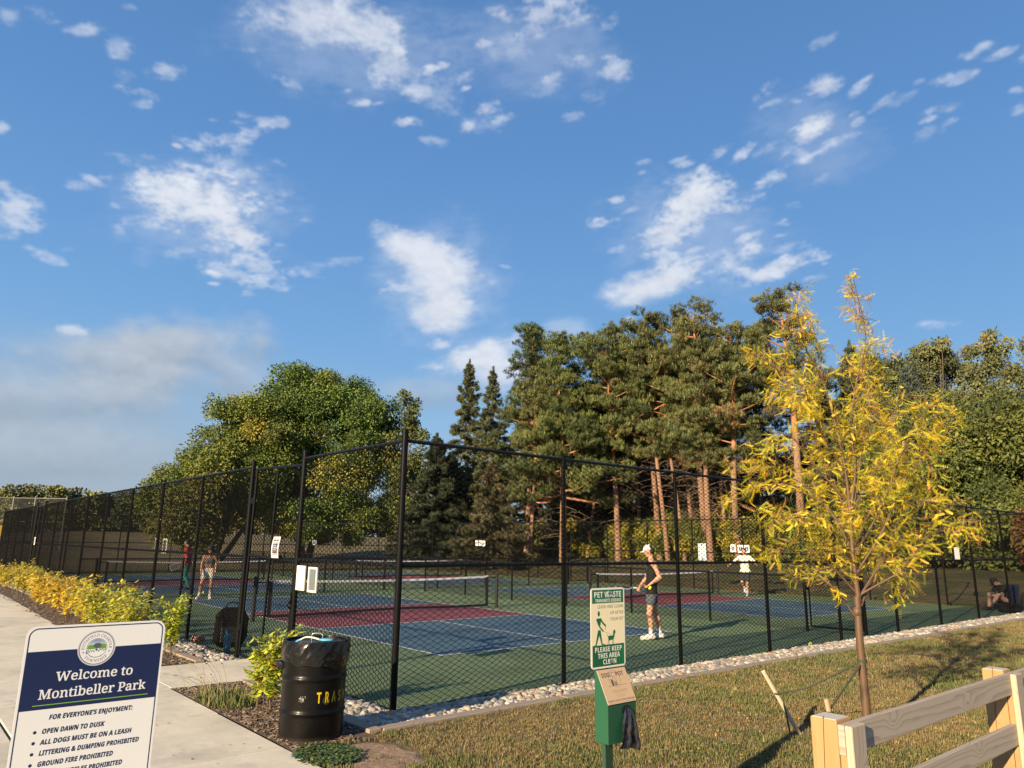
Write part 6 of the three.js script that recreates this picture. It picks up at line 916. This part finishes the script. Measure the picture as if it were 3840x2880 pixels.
function person(label, pos, dir, J, look) {
  const t = thing('person', label, 'person', pos, Math.atan2(dir[0], dir[1])), f = look.slim ?? 1, B = [], skin = std(...look.skin, 0.55);
  const { pelvis, chest, neck, head } = J, sh = [J.shL, J.shR], el = [J.elL, J.elR], wr = [J.wrL, J.wrR], hip = [J.hipL, J.hipR], kn = [J.knL, J.knR], an = [J.anL, J.anR], toe = [J.toeL, J.toeR];
  const torso = (g) => [bone(hip[0], 0.092 * f + g, hip[1], 0.092 * f + g), bone(mid(hip[0], hip[1]), 0.10 * f + g, pelvis, 0.098 * f + g), ...[-1, 1].flatMap((s) => [bone(plus(pelvis, [s * 0.045 * f, 0, 0]), 0.088 * f + g, plus(chest, [s * 0.065 * f, 0, 0]), 0.100 * f + g)]), bone(mid(chest, sh[0], 0.75), 0.062 * f + g, mid(chest, sh[1], 0.75), 0.062 * f + g), bone(plus(chest, [0, 0.03, 0]), 0.10 * f + g, neck, 0.05 + g * 0.5)];
  const shoulder = (g) => [0, 1].map((i) => bone(mid(neck, sh[i], 0.35), 0.046 + g, sh[i], 0.054 * f + g)), upperArm = (g, to = 1) => [0, 1].map((i) => bone(sh[i], 0.050 * f + g, mid(sh[i], el[i], to), lerp(0.050, 0.040, to) * f + g)), foreArm = (g) => [0, 1].flatMap((i) => [bone(el[i], 0.040 * f + g, mid(el[i], wr[i], 0.3), 0.042 * f + g), bone(mid(el[i], wr[i], 0.3), 0.042 * f + g, wr[i], 0.025 + g)]);
  const thigh = (g, to = 1) => [0, 1].map((i) => bone(hip[i], 0.092 * f + g, mid(hip[i], kn[i], to), lerp(0.088, 0.054, to) * f + g)), shin = (g) => [0, 1].flatMap((i) => { const c = plus(mid(kn[i], an[i], 0.3), [0, 0, -0.018]); return [bone(kn[i], 0.053 * f + g, c, 0.056 * f + g), bone(c, 0.056 * f + g, an[i], 0.036 + g)]; });
  const feet = (g) => [0, 1].flatMap((i) => { const hl = plus(an[i], mul(unit(sub3(an[i], toe[i])), 0.045)); hl[1] = lerp(an[i][1], toe[i][1], 0.55); return [bone(an[i], 0.038 + g, toe[i], 0.026 + g), bone(hl, 0.032 + g, toe[i], 0.03 + g)]; });
  const hd = look.headTurn ?? [0, 0, 1], up = unit(sub3(head, neck)), sd = unit(crs(up, hd)), fw = unit(crs(sd, up)), H = (x, y, z) => plus(plus(plus(head, mul(sd, x)), mul(up, y)), mul(fw, z));
  B.push(...torso(0), ...shoulder(0), ...upperArm(0), ...foreArm(0), ...thigh(0), ...shin(0), ...feet(-0.004), bone(neck, 0.055 * f, H(0, -0.06, -0.01), 0.05));
  const headBones = [bone(H(0, -0.05, -0.015), 0.052, H(0, -0.1, -0.02), 0.05), bone(H(0, 0.035, -0.022), 0.083, H(0, 0.03, 0.012), 0.078), bone(H(0, -0.02, 0.02), 0.066, H(0, -0.075, 0.045), 0.036), bone(H(0, 0.012, 0.082), 0.011, H(0, -0.022, 0.105), 0.0145), bone(H(-0.013, -0.03, 0.086), 0.009, H(0.013, -0.03, 0.086), 0.009), bone(H(-0.022, -0.062, 0.074), 0.0085, H(0.022, -0.062, 0.074), 0.0085), bone(H(-0.045, 0.022, 0.072), 0.010, H(0.045, 0.022, 0.072), 0.010), bone(H(-0.03, -0.02, 0.06), 0.02, H(0.03, -0.02, 0.06), 0.02)];
  for (const s of [-1, 1]) headBones.push(bone(H(s * 0.078, 0.01, -0.01), 0.014, H(s * 0.086, -0.022, -0.006), 0.011));
  const g = [body(B, 0.013, 0.03), body(headBones, 0.006, 0.016), ...[0, 1].map((i) => body([bone(mid(el[i], wr[i], 0.7), 0.031, wr[i], 0.026), ...hand(el[i], wr[i], look.palms?.[i] ?? [i ? 1 : -1, 0, 0], i ? -1 : 1, look.curl?.[i] ?? 0.35)], 0.0045, 0.008))];
  add('body', g, skin, t);
  add('eye', [-1, 1].map((s) => new THREE.SphereGeometry(0.0085, 8, 6).translate(...H(s * 0.03, 0.0, 0.082))), std(0.03, 0.025, 0.02, 0.3), t);
  const cloth = (name, geo, c, rough = 0.85) => add(name, geo, std(...c, rough), t);
  const hemY = look.hem ?? (Math.min(hip[0][1], hip[1][1]) - 0.03);
  if (look.top === 'tank') cloth('tank_top', body([...torso(0.014), ...[0, 1].map((i) => bone(mid(chest, sh[i], 0.55), 0.05, mid(neck, sh[i], 0.5), 0.052))], 0.012, 0.03, [[0, -1, 0, -hemY], [0.55, 0.83, 0, 0.83 * (sh[0][1] + 0.008) + 0.55 * Math.abs(sh[0][0]) * 0.72], [-0.55, 0.83, 0, 0.83 * (sh[0][1] + 0.008) + 0.55 * Math.abs(sh[0][0]) * 0.72]]), look.topColor);
  if (look.top === 'bra') cloth('sports_top', body(torso(0.010), 0.011, 0.03, [[0, -1, 0, -(chest[1] - 0.10)], [0, 1, 0, chest[1] + 0.075]]), look.topColor);
  if (look.top === 'shirt') cloth('shirt', body([...torso(0.022), ...shoulder(0.018), ...upperArm(0.020, look.sleeve ?? 0.72)], 0.013, 0.035, [[0, -1, 0, -hemY], [0, 1, 0, neck[1] + 0.012]]), look.topColor);
  if (look.shorts) cloth('shorts', body([bone(hip[0], 0.115 * f, hip[1], 0.115 * f), bone(mid(hip[0], hip[1]), 0.112 * f, pelvis, 0.106 * f), ...thigh(0.028, look.shortLen ?? 0.62)], 0.013, 0.03, [[0, 1, 0, look.top === 'bra' ? pelvis[1] + 0.02 : hemY + 0.02]]), look.shorts);
  if (look.pants) cloth('trousers', body([bone(hip[0], 0.112 * f, hip[1], 0.112 * f), bone(mid(hip[0], hip[1]), 0.11 * f, pelvis, 0.104 * f), ...thigh(0.02), ...shin(0.02)], 0.013, 0.03, [[0, 1, 0, hemY + 0.02]]), look.pants);
  for (const i of [0, 1]) { const fl = Math.min(an[i][1] - 0.085, toe[i][1] - 0.03); if (look.socks) cloth('sock', body([bone(an[i], 0.043, mid(an[i], kn[i], look.sockLen ?? 0.25), 0.046)], 0.01, 0.02), look.socks); const hl = plus(an[i], mul(unit(sub3(an[i], toe[i])), 0.05)); hl[1] = lerp(an[i][1], toe[i][1], 0.6); cloth('shoe', body([bone(plus(an[i], [0, -0.02, 0]), 0.05, mid(an[i], toe[i], 0.75), 0.042), bone(hl, 0.042, toe[i], 0.04), bone(mid(hl, toe[i], 0.4), 0.046, toe[i], 0.042)], 0.009, 0.02, [[0, -1, 0, -fl]]), look.shoes, 0.6); }
  if (look.hair) cloth('hair', body(look.hair.map(([x, y, z, r, x2, y2, z2, r2]) => bone(H(x, y, z), r, H(x2, y2, z2), r2)), 0.009, 0.02), look.hairColor, 0.7);
  if (look.cap) { const q = new THREE.Matrix4().makeBasis(V(...sd), V(...up), V(...fw)).setPosition(...H(0, 0.045, -0.012)), c = add('cap', new THREE.SphereGeometry(0.1, 24, 12, 0, 6.3, 0, 1.62).scale(0.93, 1.0, 1.12).applyMatrix4(q), std(...look.cap, 0.85, { side: THREE.DoubleSide }), t), br = new THREE.CylinderGeometry(0.085, 0.085, 0.007, 24, 1, false, -1.35, 2.7), P = br.attributes.position; for (let i = 0; i < P.count; i++) P.setY(i, P.getY(i) - 4.5 * P.getX(i) * P.getX(i)); br.computeVertexNormals(); add('brim', br.scale(0.95, 1, 1.1).rotateX(0.12).translate(0, 0.0, 0.088).applyMatrix4(q), std(...look.cap, 0.85), c); }
  return t;
}
function paddle(label, pos, dir, face, colors) {                                  // handle end at pos, blade along dir
  const t = thing('pickleball_paddle', label, 'paddle', pos), d = V(...dir).normalize(), n = V(...face).addScaledVector(d, -V(...face).dot(d)).normalize(), q = new THREE.Quaternion().setFromRotationMatrix(new THREE.Matrix4().makeBasis(new THREE.Vector3().crossVectors(d, n), d, n)); t.quaternion.copy(q);
  const s = new THREE.Shape(); s.moveTo(-0.02, 0.1).quadraticCurveTo(-0.1, 0.13, -0.1, 0.2).lineTo(-0.1, 0.34).quadraticCurveTo(-0.1, 0.41, -0.03, 0.41).lineTo(0.03, 0.41).quadraticCurveTo(0.1, 0.41, 0.1, 0.34).lineTo(0.1, 0.2).quadraticCurveTo(0.1, 0.13, 0.02, 0.1).closePath();
  add('blade', new THREE.ExtrudeGeometry(s, { depth: 0.010, bevelEnabled: true, bevelSize: 0.002, bevelThickness: 0.002, bevelSegments: 1, curveSegments: 8 }).translate(0, 0, -0.005), std(...colors[0], 0.5), t);
  const ring = s.getPoints(8).map((p) => V(p.x * 1.03, (p.y - 0.25) * 1.03 + 0.25, 0)); add('edge_guard', new THREE.TubeGeometry(new THREE.CatmullRomCurve3(ring, true), 60, 0.0075, 6, true), std(...colors[1], 0.5), t); add('grip', rod([0, -0.045, 0], [0, 0.105, 0], 0.0155, 0.0145, 8), std(...colors[2], 0.7), t); return t;
}
function ball(label, x, y, z) { const t = thing('pickleball', label, 'ball', [x, y, z]); add('shell', new THREE.SphereGeometry(0.037, 20, 14), std(0.62, 0.78, 0.04, 0.45), t); const hs = []; for (let i = 0; i < 26; i++) { const u = Math.acos(1 - 2 * (i + 0.5) / 26), a = i * 2.4, d = V(Math.sin(u) * Math.cos(a), Math.cos(u), Math.sin(u) * Math.sin(a)); hs.push(new THREE.CircleGeometry(0.0045, 8).applyQuaternion(new THREE.Quaternion().setFromUnitVectors(V(0, 0, 1), d)).translate(d.x * 0.0372, d.y * 0.0372, d.z * 0.0372)); } add('hole', hs, std(0.05, 0.07, 0.01, 0.9), t); return t; }
const shag = [[0, 0.05, -0.03, 0.09, 0, 0.02, -0.04, 0.088], [-0.06, 0.0, -0.04, 0.035, 0.06, 0.0, -0.04, 0.035], [0, -0.03, -0.07, 0.05, 0, -0.06, -0.065, 0.04]];
{
  // facing up the court, three quarters away from the camera
  const yaw = [-0.72, -0.69], p0 = [7.55, courtY(7.55, -2.54), -2.54];
  person('tall player in a white cap, black tank top and grey shorts holding paddle and ball', p0, yaw, {
    pelvis: [0, 0.99, -0.035], chest: [0.0, 1.30, -0.055], neck: [0, 1.535, -0.045], head: [0, 1.715, 0.005], shL: [0.185, 1.475, -0.07], shR: [-0.185, 1.465, -0.04], elL: [0.27, 1.215, -0.17], wrL: [0.185, 1.075, 0.01], elR: [-0.225, 1.20, 0.02], wrR: [-0.13, 1.01, 0.185],
    hipL: [0.095, 0.92, -0.03], hipR: [-0.095, 0.92, -0.035], knL: [0.11, 0.495, 0.035], knR: [-0.11, 0.50, -0.11], anL: [0.12, 0.10, 0.01], anR: [-0.12, 0.105, -0.20], toeL: [0.145, 0.035, 0.19], toeR: [-0.14, 0.035, -0.03],
  }, { skin: [0.52, 0.27, 0.17], top: 'tank', topColor: [0.006, 0.006, 0.008], shorts: [0.075, 0.085, 0.11], shortLen: 0.42, hem: 0.86, socks: [0.68, 0.67, 0.68], sockLen: 0.24, shoes: [0.70, 0.68, 0.62], cap: [0.72, 0.70, 0.66], hair: shag, hairColor: [0.05, 0.03, 0.018], headTurn: [0, 0.0, 1], curl: [0.75, 1.0], palms: [[-0.3, -0.4, 0.8], [0.3, -0.9, 0.1]] });
  const place = (x, y, z) => { const th = Math.atan2(...yaw), c = Math.cos(th), s = Math.sin(th); return [p0[0] + x * c + z * s, p0[1] + y, p0[2] - x * s + z * c]; };
  const b = place(0.20, 1.005, 0.02); ball('yellow pickleball in the near hand of the white capped player', ...b);
  const h = place(-0.105, 0.985, 0.265); paddle('black faced paddle with a pale edge held by the white capped player', h, [-0.80, 0.02, -0.52], [0.10, 1, 0.30], [[0.015, 0.015, 0.016], [0.62, 0.60, 0.52], [0.55, 0.53, 0.5]]);
}
person('running player in a cream shirt and dark shorts beyond the second net', [21.2, courtY(21.2, -8.9), -8.9], [-0.93, 0.36], {
  pelvis: [0, 0.97, 0.0], chest: [0, 1.27, 0.03], neck: [0, 1.50, 0.04], head: [0, 1.655, 0.08], shL: [0.19, 1.44, 0.06], shR: [-0.19, 1.44, 0.0], elL: [0.40, 1.26, 0.10], wrL: [0.50, 1.20, 0.33], elR: [-0.42, 1.28, -0.06], wrR: [-0.56, 1.16, 0.10], hipL: [0.095, 0.90, 0], hipR: [-0.095, 0.90, 0], knL: [0.06, 0.48, 0.09], knR: [-0.12, 0.52, 0.10], anL: [0.03, 0.09, -0.05], anR: [-0.10, 0.30, -0.26], toeL: [0.04, 0.03, 0.12], toeR: [-0.09, 0.13, -0.20],
}, { skin: [0.50, 0.27, 0.18], top: 'shirt', topColor: [0.74, 0.70, 0.56], sleeve: 0.85, shorts: [0.03, 0.032, 0.036], shortLen: 0.75, socks: [0.6, 0.58, 0.55], shoes: [0.55, 0.56, 0.6], hair: shag, hairColor: [0.02, 0.014, 0.01] });
person('woman in a grey sports top and white shorts standing on the far court, arms hanging', [3.55, courtY(3.5, -16.6), -16.9], [-0.30, 0.95], {
  pelvis: [0, 0.93, -0.02], chest: [0, 1.17, 0.04], neck: [0, 1.36, 0.08], head: [0, 1.49, 0.15], shL: [0.16, 1.31, 0.05], shR: [-0.16, 1.31, 0.05], elL: [0.21, 1.05, 0.06], wrL: [0.205, 0.83, 0.14], elR: [-0.21, 1.05, 0.06], wrR: [-0.21, 0.83, 0.15], hipL: [0.09, 0.87, -0.03], hipR: [-0.09, 0.87, -0.03], knL: [0.12, 0.48, 0.05], knR: [-0.16, 0.48, 0.03], anL: [0.11, 0.09, 0.0], anR: [-0.20, 0.09, -0.04], toeL: [0.13, 0.03, 0.15], toeR: [-0.26, 0.03, 0.10],
}, { skin: [0.36, 0.17, 0.10], slim: 0.92, top: 'bra', topColor: [0.085, 0.09, 0.095], shorts: [0.62, 0.58, 0.48], shortLen: 0.5, shoes: [0.6, 0.58, 0.54], socks: [0.55, 0.52, 0.48], hair: [[0, 0.05, -0.03, 0.115, 0, 0.01, -0.05, 0.115], [-0.075, -0.01, -0.02, 0.055, -0.07, -0.08, -0.03, 0.045], [0.075, -0.01, -0.02, 0.055, 0.07, -0.08, -0.03, 0.045], [0, 0.1, 0.03, 0.06, 0, 0.09, 0.05, 0.045]], hairColor: [0.018, 0.011, 0.008], curl: [0.3, 0.4] });
{
  const p = [4.35, courtY(4.3, -21.7), -21.7], yaw = [-0.80, -0.60];
  person('man in a red shirt and teal trousers walking on the far court with a paddle', p, yaw, {
    pelvis: [0, 0.98, -0.02], chest: [0, 1.28, 0.0], neck: [0, 1.51, 0.02], head: [0, 1.675, 0.08], shL: [0.185, 1.45, 0.0], shR: [-0.185, 1.45, 0.02], elL: [0.22, 1.17, -0.05], wrL: [0.22, 0.93, 0.0], elR: [-0.25, 1.18, 0.05], wrR: [-0.22, 0.98, 0.20], hipL: [0.095, 0.91, -0.02], hipR: [-0.095, 0.91, -0.02], knL: [0.10, 0.49, 0.0], knR: [-0.10, 0.50, 0.10], anL: [0.10, 0.10, -0.20], anR: [-0.10, 0.09, 0.16], toeL: [0.11, 0.035, -0.04], toeR: [-0.11, 0.03, 0.34],
  }, { skin: [0.30, 0.15, 0.09], top: 'shirt', topColor: [0.42, 0.015, 0.035], sleeve: 0.8, pants: [0.015, 0.16, 0.15], shoes: [0.015, 0.015, 0.016], hair: shag, hairColor: [0.006, 0.005, 0.0045], curl: [0.5, 1.0] });
  const th = Math.atan2(...yaw), c = Math.cos(th), s = Math.sin(th), x = -0.21, z = 0.27; paddle('pale edged paddle held low by the man in red', [p[0] + x * c + z * s, p[1] + 0.92, p[2] - x * s + z * c], [-0.72, -0.42, -0.35], [0.45, 0.3, 0.8], [[0.10, 0.10, 0.11], [0.6, 0.6, 0.58], [0.1, 0.1, 0.1]]);
}
// seated person with belongings in the corner
{
  const x = 22.9, z = -0.78, y = courtY(x, z);
  person('seated person in black shirt and black cap with crossed legs, low in a blue chair', [x, y, z], [-0.74, -0.58], {
    pelvis: [0, 0.34, -0.10], chest: [0, 0.59, -0.02], neck: [0, 0.78, 0.10], head: [0, 0.86, 0.235], shL: [0.18, 0.73, 0.05], shR: [-0.18, 0.73, 0.05], elL: [0.24, 0.48, 0.20], wrL: [0.10, 0.45, 0.38], elR: [-0.24, 0.48, 0.20], wrR: [-0.10, 0.42, 0.40], hipL: [0.10, 0.24, -0.08], hipR: [-0.10, 0.24, -0.08], knL: [0.20, 0.47, 0.30], knR: [-0.20, 0.47, 0.32], anL: [-0.03, 0.10, 0.50], anR: [0.06, 0.10, 0.56], toeL: [-0.09, 0.04, 0.66], toeR: [0.12, 0.04, 0.74],
  }, { skin: [0.50, 0.30, 0.22], top: 'shirt', topColor: [0.014, 0.014, 0.016], sleeve: 0.6, hem: 0.24, shorts: [0.02, 0.02, 0.022], shortLen: 0.35, shoes: [0.02, 0.02, 0.02], cap: [0.015, 0.015, 0.017], hair: shag, hairColor: [0.03, 0.02, 0.012], headTurn: [0, -0.6, 0.8] });
  const c = thing('folding_chair', 'low navy blue folding chair behind the seated person', 'chair', [x, y, z], Math.atan2(-0.74, -0.58)), blue = std(0.018, 0.035, 0.10, 0.85), fr = std(0.02, 0.02, 0.02, 0.5);
  add('backrest', rbox(0.52, 0.58, 0.03, 0.012, 0, 0.52, -0.285).rotateX(-0.10), blue, c); add('seat', rbox(0.52, 0.035, 0.46, 0.012, 0, 0.155, -0.05), blue, c);
  for (const s of [-1, 1]) { add('leg', rod([s * 0.26, 0, 0.17], [s * 0.26, 0.155, -0.02], 0.011, 0.011, 6), fr, c); add('leg', rod([s * 0.26, 0, -0.27], [s * 0.26, 0.80, -0.37], 0.011, 0.011, 6), fr, c); }
  const bag = (label, cat, pos, sc, turn, col, seed) => { const t = thing('gear_bag', label, cat, pos, turn), g = new RoundedBoxGeometry(1, 1, 1, 6, 0.28), P = g.attributes.position; for (let i = 0; i < P.count; i++) { const q = [P.getX(i), P.getY(i), P.getZ(i)], k = 0.78 + 0.5 * fbm3(q[0] * 3 + seed, q[1] * 3, q[2] * 3, 3, seed), top = 1 - 0.18 * Math.max(0, q[1] + 0.2); P.setXYZ(i, q[0] * k * sc[0] * top, (q[1] + 0.5) * sc[1] * (0.94 + 0.06 * k), q[2] * k * sc[2] * top); } g.computeVertexNormals(); add('bag_body', g, new THREE.MeshPhysicalMaterial({ color: rgb(...col), roughness: 0.7, specularIntensity: 0.3 }), t); add('carry_strap', limb([[-0.25 * sc[0], sc[1] * 0.95, 0], [-0.12 * sc[0], sc[1] * 1.12, 0.02], [0.12 * sc[0], sc[1] * 1.12, 0.02], [0.25 * sc[0], sc[1] * 0.95, 0]], 0.013, 0.013, 5, 14), std(0.012, 0.012, 0.013, 0.7), t); add('zip_pocket', rbox(sc[0] * 0.6, sc[1] * 0.4, sc[2] * 0.16, 0.02, 0, sc[1] * 0.34, sc[2] * 0.46), std(...col.map((v) => v * 1.4), 0.6), t); return t; };
  bag('black duffel bag lying in front of the seated person', 'bag', [22.15, y, -0.45], [0.80, 0.22, 0.40], -0.25, [0.013, 0.013, 0.014], 3);
  const bt = thing('water_bottle', 'pale blue water bottle on the ground beside the blue chair', 'bottle', [22.98, y, -0.16]); add('bottle_body', new THREE.LatheGeometry([[0, 0], [0.055, 0], [0.058, 0.02], [0.058, 0.2], [0.045, 0.235], [0.03, 0.245], [0, 0.245]].map((q) => new THREE.Vector2(...q)), 20), std(0.22, 0.36, 0.50, 0.35), bt); add('bottle_cap', new THREE.CylinderGeometry(0.03, 0.032, 0.05, 14).translate(0, 0.27, 0), std(0.5, 0.5, 0.48, 0.5), bt);
  // backpack and bottles by the gate post
  bag('large black backpack leaning at the tall gate post inside the fence', 'backpack', [0.42, courtY(0.4, -6.1), -6.1], [0.54, 0.66, 0.36], -0.35, [0.005, 0.005, 0.0055], 9);
  const b2 = thing('water_bottle', 'teal blue bottle standing by the black backpack', 'bottle', [0.16, courtY(0, -5.45), -5.5]); add('bottle_body', new THREE.LatheGeometry([[0, 0], [0.058, 0], [0.06, 0.02], [0.06, 0.27], [0.04, 0.31], [0, 0.31]].map((q) => new THREE.Vector2(...q)), 20), std(0.05, 0.22, 0.32, 0.35), b2); add('bottle_cap', new THREE.CylinderGeometry(0.036, 0.038, 0.05, 14).translate(0, 0.335, 0), std(0.04, 0.12, 0.18, 0.5), b2);
  const b3 = thing('water_bottle', 'slim orange bottle next to the black backpack', 'bottle', [0.26, courtY(0, -5.3), -5.3]); add('bottle_body', new THREE.CylinderGeometry(0.036, 0.038, 0.34, 16).translate(0, 0.17, 0), std(0.62, 0.22, 0.03, 0.4), b3); add('bottle_cap', new THREE.CylinderGeometry(0.026, 0.034, 0.05, 14).translate(0, 0.365, 0), std(0.03, 0.03, 0.03, 0.5), b3);
  const tw = thing('pink_towel', 'crumpled pink and white towel on the ground by the black backpack', 'towel', [0.22, courtY(0, -7), -7.15]), map = canvasTex(64, 64, (q) => { q.fillStyle = '#b99a8c'; q.fillRect(0, 0, 64, 64); q.fillStyle = '#8c4a42'; for (let i = 0; i < 6; i++) q.fillRect(0, i * 11, 64, 5); }), g = new THREE.SphereGeometry(1, 24, 16), P = g.attributes.position; for (let i = 0; i < P.count; i++) { const k = 0.7 + 0.6 * fbm3(P.getX(i) * 3, P.getY(i) * 3, P.getZ(i) * 3, 3, 2); P.setXYZ(i, P.getX(i) * k * 0.11, (P.getY(i) * k + 0.6) * 0.07, P.getZ(i) * k * 0.16); } g.computeVertexNormals(); add('cloth', g, new THREE.MeshStandardMaterial({ map, roughness: 0.95 }), tw);
}
ball('yellow pickleball in the air before the woman in white shorts', 2.6, 0.43, -14.3); ball('yellow pickleball at the court edge behind the locust trunk', 9.35, 0.05, -0.14); ball('yellow pickleball lying beyond the nearest net', 11.3, courtY(11, -18.5) + 0.04, -18.6);

renderer.render(scene, camera);
